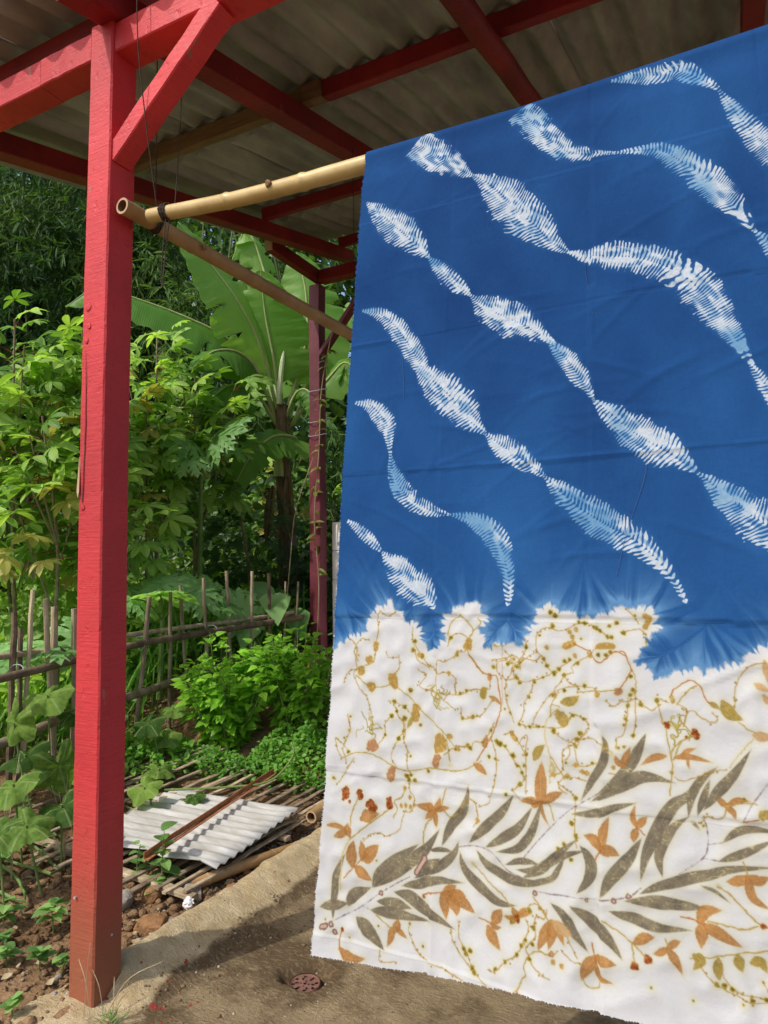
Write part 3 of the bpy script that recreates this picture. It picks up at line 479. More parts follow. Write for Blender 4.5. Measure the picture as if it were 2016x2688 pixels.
# ------------------------------------------------------------------ the dyed cloth: its print is drawn here, texel by texel
PRINT='''
E 12.0 71,2203 69,2158 74,2095 95,2045
E 14.7 33,2182 71,2171 110,2161
E 16.8 109,2168 124,2140 169,2115
E 18.7 171,2115 190,2083 232,2043 291,1998
E 17.6 174,2116 222,2079 276,2036 313,2002 344,1957
E 13.1 280,2077 317,2053 352,2033 383,2003 393,1976
E 13.0 292,2063 319,2041 348,2020
E 13.0 250,2098 288,2088 341,2068 410,2062
E 6.6 315,2008 350,2000 384,2001
E 14.3 186,2143 233,2139 279,2142
E 14.7 170,2165 227,2162 329,2159
E 17.1 231,2114 273,2118 321,2140 392,2161
E 19.7 133,2187 167,2210 212,2246
E 14.4 351,1992 374,1944 404,1903 415,1849
E 13.2 419,1975 452,1941 498,1895 526,1855
E 12.9 462,1975 499,1952 539,1921 572,1871
E 11.4 487,1980 532,1968 560,1941 577,1905 591,1855
E 12.7 438,1987 469,2012 521,2028 570,2028 617,2016
E 8.0 510,2002 550,1987 588,1988
E 10.9 535,2008 575,2001 606,1982 647,1958 690,1942
E 11.0 551,2020 590,1998 623,1964 675,1919
E 7.3 575,2021 614,2010 630,1987 643,1963
E 13.7 397,1996 412,2035 455,2062 496,2081 538,2079
E 14.0 669,2028 691,2001 699,1974 689,1949 675,1935
E 15.5 716,2028 739,1987 774,1945 801,1902
E 11.7 614,2057 642,2075 665,2106 691,2137
E 15.8 654,2054 695,2075 730,2100 760,2132
E 10.6 677,1847 700,1805 725,1763 731,1728 723,1707
E 13.3 813,1697 798,1730 779,1764 751,1795 706,1834
E 15.5 699,1845 750,1814 789,1789 822,1782 869,1789
E 10.4 657,1876 705,1868 745,1851 792,1835
E 15.5 797,1983 809,1932 835,1877 862,1833 892,1810 926,1761
E 11.7 839,1970 834,1928 859,1879 893,1849
E 10.0 891,1851 899,1810 917,1779 949,1749
E 8.5 908,1847 921,1811 934,1774
E 11.8 920,1835 945,1801 978,1761 1012,1709
E 9.4 951,1893 978,1869 1006,1861 1061,1861
E 9.4 943,1927 985,1908 1048,1873
E 12.7 795,2007 826,1991 874,1971 925,1954 974,1936 1052,1924
E 13.9 765,2024 821,2017 873,2017 922,2018
E 12.7 734,2049 778,2053 830,2062 891,2060
E 4.2 908,1975 933,1982 961,2000
E 4.1 895,1859 902,1864 912,1875
Sp 1.0 72,2207 139,2167 192,2125 235,2095 268,2076
Sp 0.8 151,2161 175,2166
Sp 1.2 548,1985 587,1937 647,1874 713,1828
Sp 1.0 394,1987 434,1979 474,1982 513,2011 551,2021
Sp 0.9 575,2043 623,2039 688,2035 744,2027
Sp 0.9 723,2031 774,2015 798,1996
Sp 0.8 868,1962 914,1926 925,1900 924,1867 917,1850
Sp 0.6 925,1900 949,1893
Sp 0.6 916,1925 944,1926
Sp 1.7 992,1845 1009,1813 1038,1771
Bp 8.1 41,2226 53,2223
Bp 7.4 67,2215 79,2231
Bp 7.0 195,2123
Bp 9.1 306,2029 298,2044 287,2062
Bp 6.1 578,2047 744,2028
Bp 4.4 688,2039 544,1988
Bp 6.2 773,2014
O 15.3 114,2073 110,2043 115,2014
O 9.9 139,2057 140,2034 134,2012
O 15.9 147,2049 166,2034 183,2016
O 9.0 145,2057 174,2049
O 12.9 123,2077 144,2087 170,2101
So 1.6 95,2104 122,2072 156,2039
BO 11.4 82,1901 83,1912
BO 9.6 124,1902 125,1909
BO 13.5 154,1926 160,1934
O 16.1 132,1962 151,1952 179,1946
BO 9.2 205,1911 209,1925
O 7.0 37,1989 73,1988 98,1995
O 10.2 60,2013 83,2002 97,1992
O 11.2 102,2005 95,1992 94,1977
BO 4.3 77,1922 96,1926
Sg 2.6 102,2014 152,1973 201,1935
Sk 3.5 102,2014 86,2051 84,2093 86,2132
Sg 2.4 102,1980 103,1956 115,1925 122,1913
O 9.2 331,1917 304,1914 276,1912
O 8.1 331,1917 339,1903 343,1886
O 7.1 331,1917 349,1910 369,1906
O 7.6 331,1917 332,1937 334,1956
O 9.6 333,1916 317,1929 303,1941
O 9.1 331,1917 314,1911 302,1905
Sg 2.4 324,1932 304,1959 301,1998
Sg 0.7 348,1900 353,1879 357,1866
Sg 0.7 356,1916 368,1927 387,1918
O 11.4 360,2092 375,2081 390,2070
O 15.0 360,2092 402,2100 440,2115
O 11.5 355,2096 363,2120 368,2146
O 13.2 365,2092 389,2115 394,2132
O 11.3 365,2092 397,2088 415,2088
So 1.4 307,2107 329,2098 354,2092
BO 4.3 308,2110
O 8.9 228,2195 227,2215 219,2237
O 6.8 240,2193 253,2200 269,2209
O 10.3 236,2202 242,2185 244,2171
Sg 2.2 188,2174 211,2187 230,2196
So 2.4 99,2222 92,2255 106,2286
O 12.9 95,2267 127,2282 164,2275
BO 4.7 99,2222
V 0.7 275,2172 272,2194 287,2218 309,2240 360,2247 413,2257
V 0.7 381,2164 387,2186 403,2205
V 0.8 142,2012 159,1995 184,1991 205,1994 236,1973 242,1952 251,1928
Sg 1.5 219,1947 228,1927 218,1913 239,1898 248,1876
Bg 5.5 246,1878 261,1897 250,1917 238,1919 263,1918
V 0.5 201,2248 203,2271 244,2264
D 2.6 180,2052 118,2237 194,2196 50,2208
D 3.3 309,2217 274,2176
O 14.7 590,1862 588,1818 591,1775
O 9.1 590,1862 564,1861 541,1867
O 10.3 590,1862 616,1845 639,1833
O 6.5 590,1862 574,1870 569,1865
O 4.0 590,1864 594,1886 607,1907
Sg 0.7 606,1857 613,1877 618,1894
O 10.5 719,1936 724,1901 736,1869
O 10.7 719,1936 703,1919 683,1914
O 11.8 719,1938 736,1935 757,1942
So 1.1 719,1936 707,1958
O 12.3 482,2126 494,2108 504,2092
O 13.4 472,2137 483,2154 501,2175
O 5.7 477,2129 490,2133 502,2131
So 1.3 477,2127 450,2124
O 6.5 539,2100 556,2090 572,2087
O 5.0 539,2100 551,2086 561,2078
O 5.6 539,2100 522,2106 507,2106
O 7.5 539,2100 529,2110 522,2120
O 7.5 542,2099 533,2092 528,2082
BO 8.5 539,2104
Sg 2.1 430,2016 475,2047 509,2068 534,2092
Bk 6.4 430,2016
O 12.1 616,2093 600,2122 587,2152
O 10.8 616,2093 616,2118 609,2147
O 7.6 619,2095 633,2113 643,2132
Oo 13.0 619,2093 640,2103 660,2109
Sg 2.2 575,2056 590,2070 604,2087 616,2095
O 12.8 704,2144 687,2166 677,2191
O 10.3 704,2144 725,2145 748,2144
O 6.3 706,2153 714,2178 741,2182
So 2.0 706,2153 702,2138 698,2120
Sg 0.7 680,2189 689,2201 709,2199 715,2182
V 0.8 398,2203 425,2223 441,2233 480,2256 492,2256
V 0.8 399,2143 403,2178 422,2202 436,2230
V 0.8 559,2102 565,2118 552,2151 538,2173 513,2195 489,2218 474,2220
Sg 1.5 539,2247 553,2216 560,2206 557,2188 567,2167 593,2153 614,2157 628,2147
Bg 6.4 539,2247
Bo 7.2 616,2154
V 0.7 637,2143 656,2156 676,2160
V 0.5 651,2116 660,2136 669,2149
Bg 5.7 619,2168 637,2172
D 6.3 414,2195 430,2194 419,2203 436,2226 441,2233
D 5.0 540,2172 550,2152 559,2139 491,2213 513,2194
V 0.7 628,1816 662,1839 665,1876 664,1908 668,1938
D 5.7 666,1843 657,1894 667,1918
D 4.9 508,1856 541,1829 641,1937 629,1949 656,1966
V 0.5 526,1847 539,1862
V 0.5 471,1863 464,1883 443,1893
O 6.2 791,1882 784,1864 790,1837
O 7.9 792,1882 803,1870 812,1861
O 8.4 792,1886 786,1900 784,1914
So 1.3 792,1882 806,1894
O 6.8 962,1824 952,1814 945,1809
O 6.3 962,1824 982,1810 1005,1809
O 6.4 962,1824 973,1832 978,1845
Sg 1.2 962,1824 959,1840
O 9.8 993,1948 973,1959 955,1962
O 9.9 993,1948 1013,1952 1032,1943
O 8.8 993,1946 1000,1983 1029,2001
Sg 1.0 993,1946 988,1923
O 11.3 903,2042 916,2022 946,2015
O 12.1 911,2045 907,2065 906,2088
O 12.2 915,2046 942,2058 979,2075
So 1.4 911,2045 890,2039 872,2038
O 6.8 845,2097 831,2107 818,2111
O 7.1 845,2097 858,2087 869,2082
O 8.7 845,2099 859,2116 871,2140
Sg 1.3 847,2099 842,2083
O 10.3 784,2097 804,2084 822,2081
BO 8.6 782,2137 807,2121
Sg 2.0 721,2070 734,2076 762,2087 783,2101 804,2118
Sg 1.7 779,2101 782,2129
BG 12.6 1029,1830
So 1.0 992,1848 1017,1842
Sg 2.1 940,1973 962,1986 1006,2026 1027,2033
Bk 5.2 941,1973
Sg 1.8 921,2039 941,2039 979,2043 1005,2034
BO 5.7 1016,2031
Sg 1.8 887,2108 938,2097 977,2085 1025,2074
G 10.5 893,2103 903,2110 890,2128
G 9.1 935,2103 934,2122 936,2140
G 9.7 970,2090 972,2104 977,2118
G 9.5 993,2100 1008,2095 1019,2112
V 0.6 903,2120 927,2145 958,2159 991,2168 1020,2163
V 0.6 937,2121 951,2144 970,2155 992,2157 1020,2159
D 5.0 930,2147 944,2147 958,2152 991,2163 1015,2159
D 2.4 888,2182 975,2173 1011,2129 813,2170
V 0.4 1011,2129 1018,2142
BO 7.7 855,1676
BO 8.5 910,1686 912,1692
BO 3.6 893,1697
Sg 1.5 854,1686 857,1713 863,1742 864,1762 860,1791 857,1812
Sg 1.3 863,1742 864,1726 882,1707 901,1693
Sg 1.1 867,1742 882,1707
O 7.4 851,1738 827,1744 801,1761
O 6.4 870,1739 899,1735 941,1742
O 5.3 881,1737 894,1724 910,1717
O 3.2 894,1737 894,1748 897,1758
BG 4.0 862,1769
O 6.9 766,1767 755,1757 751,1745
O 8.0 766,1767 772,1748 782,1726
Oo 6.9 1044,1536 1047,1558 1050,1583
Oo 7.0 1025,1583 1037,1589 1051,1597
Oo 6.9 1039,1604 1047,1616 1056,1624
Oo 10.2 1019,1682 1033,1684 1056,1682
G 12.3 964,1622 977,1644 1000,1655
G 5.6 939,1625 949,1630 958,1636
So 1.6 863,1617 875,1600 904,1582 922,1593 933,1620 942,1627
Sg 0.5 878,1632 896,1606 915,1593
Sg 1.0 957,1637 972,1645
Sg 1.2 993,1661 1008,1672 1021,1678
Q 10.9 870,1643 875,1662 872,1677 879,1693
BG 5.5 867,1619 869,1627
V 0.5 881,1633 892,1640 895,1653 887,1675
V 0.5 895,1645 908,1644 920,1654 942,1663 953,1657 944,1645
V 0.4 858,1629 835,1623 841,1642 847,1675
V 0.3 1044,1540 1015,1549 996,1574 988,1600 985,1631
Sk 0.7 1017,1689 994,1716 971,1747
V 0.4 964,1753 933,1761 912,1773 880,1784 869,1778
V 1.1 159,1452 151,1469 156,1496 150,1522 145,1541 149,1560 142,1581 107,1595 87,1612 108,1646 129,1668 141,1695 155,1735
V 1.1 159,1450 185,1462 208,1449
V 0.8 128,1525 102,1524 87,1553 98,1579
Sg 1.6 95,1617 135,1640 171,1642 205,1636 251,1660 270,1678 304,1704 339,1730 362,1751
Sg 1.0 358,1764 366,1801
Bg 11.7 108,1604
Bg 14.2 141,1642
Bg 15.4 204,1617 205,1631
Bg 8.2 148,1536 149,1548
Bg 11.0 131,1575
Bg 14.2 270,1689 266,1707
G 6.1 263,1708 254,1724 247,1737
Bg 18.0 338,1755 338,1770
Bg 8.2 362,1745
Bo 19.2 155,1786
Bo 11.7 332,1799 330,1811
Bo 14.5 211,1842 207,1853
Sg 1.8 70,1822 111,1806 157,1806 203,1825 252,1836 319,1823 379,1823 418,1810 445,1793
V 0.8 89,1806 47,1776 55,1803 68,1822
V 0.6 103,1821 86,1847 56,1889
V 0.8 225,1764 211,1794 210,1812 226,1831
V 0.8 236,1717 237,1743 225,1764
V 0.8 201,1713 187,1732 186,1759 173,1778
V 0.8 194,1675 210,1675 239,1687 250,1698
D 6.7 262,1523 257,1546 283,1560 254,1644 210,1675 239,1687 204,1710 238,1714 226,1762 252,1848 258,1856 273,1856
D 5.0 237,1744 188,1757 86,1806 310,1830 283,1726 387,1644 404,1636 395,1701 422,1695 379,1773 410,1761 379,1552 46,1875
V 0.8 254,1491 254,1512 260,1532 283,1560 303,1583
Bk 4.9 304,1585 366,1812
V 0.5 217,1562 221,1591 206,1610
V 0.5 182,1554 191,1567 215,1566
V 0.8 273,1593 294,1608 278,1631 298,1641 320,1628 324,1593 328,1568 348,1569 379,1552
V 0.7 298,1641 324,1646 344,1660 358,1648 387,1648 423,1631 441,1630
V 0.7 344,1662 361,1672 376,1681
Q 11.2 326,1644 329,1663
Q 6.5 117,1742 134,1743 155,1739
V 0.7 391,1678 394,1701 422,1697 443,1689
Sg 1.5 386,1456 362,1474 353,1504
Sg 1.4 386,1456 404,1471 419,1493 407,1516 406,1540 423,1566 445,1593
Bg 11.1 409,1520 406,1533
Sg 1.2 432,1464 438,1475 419,1493
V 0.5 362,1751 377,1766 410,1763
So 1.8 410,1553 440,1587 463,1596 479,1597 487,1627 492,1666 484,1700 471,1732 453,1763 435,1792
Bo 5.6 463,1596 463,1605
O 5.0 464,1645 480,1652 494,1664
BD 8.4 448,1631 447,1644
V 0.7 408,1634 448,1629 464,1626 463,1598
V 0.7 409,1696 438,1691 458,1673 471,1649
Bo 6.9 457,1744 453,1755
O 8.7 429,1801 445,1809 461,1821
Sr 0.7 493,1511 496,1657
V 0.7 499,1538 515,1553 520,1578 505,1606 503,1617 505,1646 524,1697
V 0.6 520,1578 549,1555 569,1542 577,1533 577,1499 597,1482 636,1487 665,1474 686,1469 709,1477 727,1488 739,1498
V 0.6 577,1533 593,1551 601,1568 617,1581 636,1566 655,1553
V 0.7 520,1578 529,1599 549,1606 591,1594 617,1581
V 0.6 667,1558 694,1541 706,1528
V 0.6 667,1558 657,1567 661,1579
D 5.2 594,1552 601,1567 617,1581 617,1585 628,1573 640,1585 641,1555 653,1551 530,1598 537,1608 572,1604 558,1639
D 5.3 674,1467 686,1469 707,1477 713,1479 721,1485 737,1498 745,1498 741,1474 756,1467 671,1558 717,1538 733,1537 743,1530
D 3.1 584,1499 507,1640 502,1670 515,1677 592,1593 678,1504
D 6.9 614,1477 610,1445 620,1453
So 1.6 644,1524 661,1517 676,1521 698,1532 716,1554 733,1545 753,1528 774,1537
Bg 9.3 644,1522 660,1515
Bg 6.8 715,1521 733,1517 747,1518
Bg 5.9 653,1489 667,1484 659,1501 601,1526 665,1542 698,1540
So 1.6 755,1530 771,1529 780,1549 785,1568 775,1588 759,1613
Bo 9.4 759,1613
V 0.6 784,1558 795,1587 792,1613 783,1619
V 0.6 779,1627 776,1666 769,1701 756,1710
V 0.4 794,1613 793,1645 793,1680 788,1703
D 5.0 789,1609 783,1619 785,1580 773,1670 787,1703 778,1641
D 3.5 770,1682 757,1729 769,1726 796,1450 758,1467
Bg 6.6 817,1450 825,1456 817,1474
V 0.6 780,1436 794,1452 803,1466
V 0.4 642,1588 657,1604 706,1610 714,1618
Sg 1.2 671,1621 712,1616 757,1611
Bg 7.6 714,1622
D 5.0 686,1606 641,1619 614,1632
G 10.4 636,1645 658,1640 675,1628
V 0.6 671,1621 669,1609 631,1617 606,1635 576,1678 570,1699
V 0.7 571,1600 567,1617 558,1639 547,1654 547,1678 537,1698
V 0.6 537,1700 563,1704 585,1702 600,1702 640,1697 660,1671 683,1677 695,1690 683,1709 666,1730 668,1763 680,1775 716,1765
D 4.2 538,1701 563,1704 583,1702 660,1671 683,1677 666,1736 702,1767
D 6.2 675,1708 617,1708
Sk 2.3 629,1658 606,1680 598,1705 600,1730 611,1767 609,1799 609,1818
Sg 0.6 610,1677 612,1653 629,1654
BG 13.8 631,1676 638,1683
G 9.8 574,1773 583,1754 598,1739
Bk 9.2 615,1782 615,1796
V 0.7 482,1744 503,1754 523,1778 543,1798 547,1825 526,1844
D 6.7 491,1749 524,1770 484,1746
D 4.4 504,1753 534,1791 545,1806 541,1831 550,1789 464,1780 481,1783 554,1765
V 0.7 471,1741 483,1782 482,1823 474,1857
V 0.4 515,1720 531,1733 551,1765 554,1805 554,1847
Bg 7.5 520,1724 529,1733
V 0.4 500,1728 520,1720
V 0.7 536,1745 551,1725 557,1730 551,1765
V 0.6 613,1765 640,1799 664,1802 688,1805
Bg 6.5 648,1800 680,1787 690,1789 666,1775
V 0.4 617,1708 644,1726 662,1730
V 0.6 640,1803 629,1821 646,1835
V 0.4 752,1712 753,1729
Bk 7.8 742,1742
Bg 5.4 747,1770
Sg 1.2 751,1782 739,1782
'''
RIBBONS='''
769,59,3 833,70,17 883,84,25 925,89,26 971,130,19 1015,180,4
1020,192,2 1051,261,17 1085,329,25 1124,396,31 1160,467,26 1200,543,7
520,59,35 557,117,37 593,169,34 634,223,29 682,253,20 734,270,8 772,281,1
772,281,1 822,291,8 883,311,19 934,363,30 988,429,33 1029,495,25 1058,549,13 1077,584,2
1077,584,2 1092,607,11 1120,648,18 1160,714,15 1198,788,2
199,59,41 256,117,46 315,169,34 356,207,17 384,228,2
384,228,2 426,261,24 472,315,50 524,384,55 566,433,47 607,489,24 654,533,2
654,533,2 705,556,18 768,571,35 834,594,36 896,635,39 945,686,42 976,737,38 1005,797,25 1024,834,16 1047,887,6 1055,900,2
1050,899,2 1062,923,9 1083,960,16 1110,1006,20 1147,1057,5
43,222,3 94,275,32 149,332,46 202,388,36 237,429,17 258,452,2
258,454,2 295,499,20 336,547,22 367,577,14 386,596,2
390,600,2 435,643,33 493,684,46 541,715,38 582,750,17 618,777,3
600,766,2 644,819,20 677,870,21 699,907,12 712,936,2
715,943,3 764,990,28 817,1041,40 868,1078,39 906,1109,19 935,1134,3
938,1139,2 959,1159,13 989,1191,27 1028,1231,40 1062,1258,47 1103,1299,33 1152,1343,5
53,580,3 105,598,16 158,644,25 197,698,28 231,750,26 254,791,16 273,819,2
238,790,7 272,818,33 321,863,47 369,914,46 400,959,26 438,992,4
441,996,2 481,1028,25 524,1060,29 565,1094,17 592,1117,3
598,1124,3 631,1156,21 681,1204,36 736,1242,37 794,1278,32 839,1318,20 871,1360,11 891,1397,6 903,1423,2
47,863,3 92,876,16 123,904,26 151,942,24 162,990,10 168,1028,2
168,1028,2 179,1074,15 206,1128,24 248,1164,24 295,1188,15 345,1202,2
352,1203,2 400,1214,13 450,1240,27 479,1274,29 497,1321,19 508,1367,13 508,1405,9 507,1431,2
45,1207,3 90,1237,15 125,1267,13 155,1293,2
159,1297,3 197,1333,32 238,1369,43 278,1399,38 305,1423,16 314,1440,6
'''
EDGE='22,1542 37,1531 71,1508 105,1500 124,1463 148,1441 184,1419 225,1440 235,1468 262,1464 291,1495 288,1526 312,1539 337,1510 332,1480 343,1452 376,1431 416,1424 445,1427 460,1463 447,1490 458,1523 503,1512 530,1520 557,1494 550,1481 570,1474 567,1445 587,1422 616,1425 642,1437 674,1446 718,1443 742,1433 767,1417 808,1420 842,1438 853,1467 853,1482 824,1504 815,1522 797,1546 817,1554 836,1574 872,1566 911,1552 932,1560 964,1550 1001,1534 1023,1508 1053,1496 1085,1462 1120,1444 1147,1466 1167,1518 1212,1527 1260,1468 1347,1445'

PX = .8; TW, TH = 1232, 1888            # texels per mm; image spans 1.54 m x 2.36 m; row 0 = top
yy, xx = np.mgrid[0:TH, 0:TW].astype(np.float32)
def blur(a, r):
    a = a.astype(np.float32)
    for _ in range(3):
        for ax in (0, 1):
            p = np.pad(a, [(r+1, r) if k == ax else (0, 0) for k in (0, 1)], mode='edge'); c = np.cumsum(p, ax, dtype=np.float64)
            n_ = a.shape[ax]; s1 = np.take(c, np.arange(2*r+1, 2*r+1+n_), ax); s0 = np.take(c, np.arange(0, n_), ax); a = ((s1-s0)/(2*r+1)).astype(np.float32)
    return a
def tn(cx, cy, seed): return vn(xx/cx, yy/cy, seed).astype(np.float32)
def pts_of(s): return np.array([[float(q) for q in p.split(',')] for p in s.split()])
WHITE = np.array((234, 235, 235.)); BLUE = np.array((37, 92, 156.)); DEEP = np.array((19, 58, 116.))
# dye edge
E_ = pts_of(EDGE); E_ = np.vstack([E_[E_[:, 0] < 1330], [(1345, 1452), (1372, 1428), (1400, 1446), (1425, 1490), (1452, 1498), (1475, 1462), (1500, 1440), (1545, 1446)]])*PX; poly = np.vstack([E_, [(1700, 2400), (-50, 2400), (-50, E_[0][1])]])
inside = np.zeros((TH, TW), bool)
for (x0, y0), (x1, y1) in zip(poly, np.roll(poly, -1, 0)):
    if y0 == y1: continue
    rows = slice(max(0, int(min(y0, y1))), min(TH, int(max(y0, y1))+1)); Y = yy[rows]
    hit = ((y0 > Y) != (y1 > Y)) & (xx[rows] < (x1-x0)*(Y-y0)/(y1-y0)+x0); inside[rows] ^= hit
def edge_walk():
    C = E_; L = np.concatenate([[0], np.cumsum(np.hypot(*np.diff(C, axis=0).T))]); s = np.arange(0, L[-1], 2.5)
    Q = np.stack([np.interp(s, L, C[:, 0]), np.interp(s, L, C[:, 1])], 1); ker = np.ones(5)/5
    ya, yb = int(Q[:, 1].min()-130), int(min(TH, Q[:, 1].max()+110)); X, Y = xx[ya:yb], yy[ya:yb]; best = np.full(X.shape, 1e9, np.float32); arc = np.zeros(X.shape, np.float32)
    for (qx, qy), q in zip(Q, s):
        xa, xb = int(max(0, qx-120)), int(min(TW, qx+120))
        if xb <= xa: continue
        d = (X[:, xa:xb]-qx)**2+(Y[:, xa:xb]-qy)**2; k = d < best[:, xa:xb]; best[:, xa:xb][k] = d[k]; arc[:, xa:xb][k] = q
    return ya, yb, np.sqrt(best), blur(arc, 1)
ya, yb, dist, arc = edge_walk(); X, Y = xx[ya:yb], yy[ya:yb]; sgn = np.where(inside[ya:yb], dist, -dist)
a2 = arc+5*(vn(X/30, Y/30, 38)-.5)
spk = np.abs(vn(a2/10, dist/80, 31)-.5)**.6*1.5+np.abs(vn(a2/4.5, dist/50, 33)-.5)**.7*.40+vn(a2/30, dist/90, 34)*.5-1.25
wob = sgn+spk*15+(vn(a2/1.8, dist/14, 37)-.5)*2.2+(vn(X/3, Y/3, 35)-.5)*3+(vn(X/9, Y/9, 36)-.5)*4
white = inside.astype(np.float32); white[ya:yb] = sm(-4.5, 3.0, wob)
rays = np.zeros((TH, TW), np.float32)
up = np.clip(vn(a2/9, dist/80, 41)*1.5-.42, 0, 1)*np.exp(-np.clip(-sgn, 0, 400)/42)*1.15+np.clip(vn(a2/3.5, dist/50, 42)*1.5-.5, 0, 1)*np.exp(-np.clip(-sgn, 0, 400)/16)*.8+.5*np.exp(-np.clip(-sgn, 0, 400)/7)
rays[ya:yb] = up*(1-white[ya:yb])*np.clip(.35+.9*vn(X/90, Y/70, 44), 0, 1)
mott = (fbm(xx/190, yy/260, 4, 51)-.45).astype(np.float32); fine = (tn(2.2, 9, 53)-.5)*.10+(tn(9, 2.2, 55)-.5)*.05
kb = np.clip(.55+1.15*mott+.9*fine+.12*np.sin(yy/700), 0, 1)[..., None]
img = DEEP*(1-kb)+BLUE*kb*1.0+np.array((6, 9, 10.))*kb
img = img+(np.array((120, 170, 215.))-img)*np.clip(rays, 0, .8)[..., None]
# stitched shibori ribbons
_rl = RIBBONS.strip().split('\n')
for li, (line, sh) in enumerate([(q, (0, 0)) for q in _rl]+[(_rl[q], s_) for q, s_ in ((9, (1130, 20)), (10, (1130, 20)), (11, (1130, 20)), (15, (1105, -60)), (16, (1105, -60)), (17, (1105, -60)), (19, (1120, -90)), (20, (1120, -90)), (22, (1125, -20)), (23, (1125, -20)))]):
    C = (pts_of(line)+np.array((*sh, 0)))*PX; L = np.hypot(*np.diff(C[:, :2], axis=0).T).sum(); n_ = max(8, int(L/3)); Cs = crom(C, n_); Cs[:, 2] = np.maximum(Cs[:, 2]*.82, 1.2)
    x0, x1 = int(max(0, (Cs[:, 0]-Cs[:, 2]).min()-14)), int(min(TW, (Cs[:, 0]+Cs[:, 2]).max()+14)); y0, y1 = int(max(0, (Cs[:, 1]-Cs[:, 2]).min()-14)), int(min(TH, (Cs[:, 1]+Cs[:, 2]).max()+14))
    if x1 <= x0 or y1 <= y0: continue
    X, Y = xx[y0:y1, x0:x1], yy[y0:y1, x0:x1]; best = np.full(X.shape, 1e9, np.float32); idx = np.zeros(X.shape, np.int32)
    for i, c in enumerate(Cs):
        d = (X-c[0])**2+(Y-c[1])**2; k = d < best; best[k] = d[k]; idx[k] = i
    T = np.gradient(Cs[:, :2], axis=0); T /= np.linalg.norm(T, axis=1)[:, None]+1e-9; sl = np.concatenate([[0], np.cumsum(np.hypot(*np.diff(Cs[:, :2], axis=0).T))])
    dx, dy = X-Cs[idx, 0], Y-Cs[idx, 1]; d = dx*-T[idx, 1]+dy*T[idx, 0]; al = dx*T[idx, 0]+dy*T[idx, 1]; s_ = sl[idx]+np.clip(al, -3, 3); w_ = Cs[idx, 2]
    end = np.where((idx == 0) & (al < -2) | (idx == n_-1) & (al > 2), 0, 1)
    t = d/(w_+1.5); P = (7.4 if li % 3 != 2 else 6.6)*(1+.25*(vn(s_/70, s_*0, li)-.5))
    n1 = vn(X/20, Y/20, li+70)*.65+vn(X/8, Y/8, li+71)*.35; n2 = vn(X/60, Y/60, li+72); n3 = vn(X/3.2, Y/3.2, li+73)
    chev = s_+(.42 if li % 3 != 1 else .15)*np.abs(d)+5.0*(vn(X/19, Y/19, li)-.5)+1.6*(vn(X/6, Y/6, li+7)-.5); rid = np.floor(chev/P+.5); ph = chev/P
    jit = vn(rid*1.37+li*5.1, np.sign(d)*3+rid*0, 61); lines = np.maximum(0, np.cos(d/6.2+.7*vn(s_/25, s_*0, li+3)*6))**3
    prof = .5+.5*np.cos(2*np.pi*ph); m1 = vn((s_+4*(n1-.5))/15, d/8, li+90)
    tl_ = (.86+.26*jit); u_ = np.abs(t)/tl_
    th = .06+.46*np.clip(u_, 0, 2)**2.2+(1.35 if li % 3 == 2 else .85)*(m1-.50)+.45*(n1-.5)+.16*(n3-.5)+.38*np.exp(-(d/2.0)**2)*(n2 > .38)
    a = sm(th-.10, th+.26, prof)*(u_ < 1.25)
    net_ = sm(.55, .9, lines)*.55*(np.abs(t) < .85)*n1*1.6; a = np.maximum(a, net_)
    k = sm(.5, .9, np.abs(t))
    a = np.clip(a*end, 0, 1)*(.86+.2*n3)
    faint = np.clip((vn(X/75, Y/75, li+80)-.56)*3.2, 0, .75)+(.55*np.clip(1-(s_/110), 0, 1) if li in (0, 2) else 0)
    glow = np.maximum(blur((a > .3), 4), blur((a > .3), 9))*.55
    sub = img[y0:y1, x0:x1]; sub += (np.array((62, 128, 196.))-sub)*np.clip(glow*(np.abs(t) < 1.5), 0, .6)[..., None]
    core_dim = np.clip((m1-.48)*1.5, 0, .45)*(1-k); faint = np.clip(faint+core_dim, 0, .85)
    wc = np.array((224, 234, 242.))*(1-faint[..., None])+np.array((95, 158, 208.))*faint[..., None]
    img[y0:y1, x0:x1] = sub+(wc-sub)*a[..., None]
wh = WHITE+((tn(60, 80, 91)-.5)*5+(tn(3, 3, 93)-.5)*4)[..., None]
img = img+(wh-img)*white[..., None]
# leaf prints on the undyed part
halo = np.zeros((TH, TW), np.float32); lay = []
def region(P, pad):
    return (int(max(0, P[:, 0].min()-pad)), int(min(TW, P[:, 0].max()+pad)), int(max(0, P[:, 1].min()-pad)), int(min(TH, P[:, 1].max()+pad)))
def stroke(P, pad, step=2.0):
    """signed distance d, side, fraction along for every texel near polyline P"""
    L = np.hypot(*np.diff(P, axis=0).T).sum(); n_ = max(4, int(L/step)); C = crom(P, n_) if len(P) > 1 else P
    x0, x1, y0, y1 = region(C, pad)
    if x1 <= x0 or y1 <= y0: return None
    X, Y = xx[y0:y1, x0:x1], yy[y0:y1, x0:x1]; best = np.full(X.shape, 1e9, np.float32); idx = np.zeros(X.shape, np.int32)
    for i, c in enumerate(C):
        d = (X-c[0])**2+(Y-c[1])**2; k = d < best; best[k] = d[k]; idx[k] = i
    T = np.gradient(C, axis=0) if len(C) > 1 else np.array([[1., 0]]); T /= np.linalg.norm(T, axis=1)[:, None]+1e-9
    sd = (X-C[idx, 0])*-T[idx, 1]+(Y-C[idx, 1])*T[idx, 0]
    return (y0, y1, x0, x1), X, Y, np.sqrt(best), sd, idx/max(1, len(C)-1), L
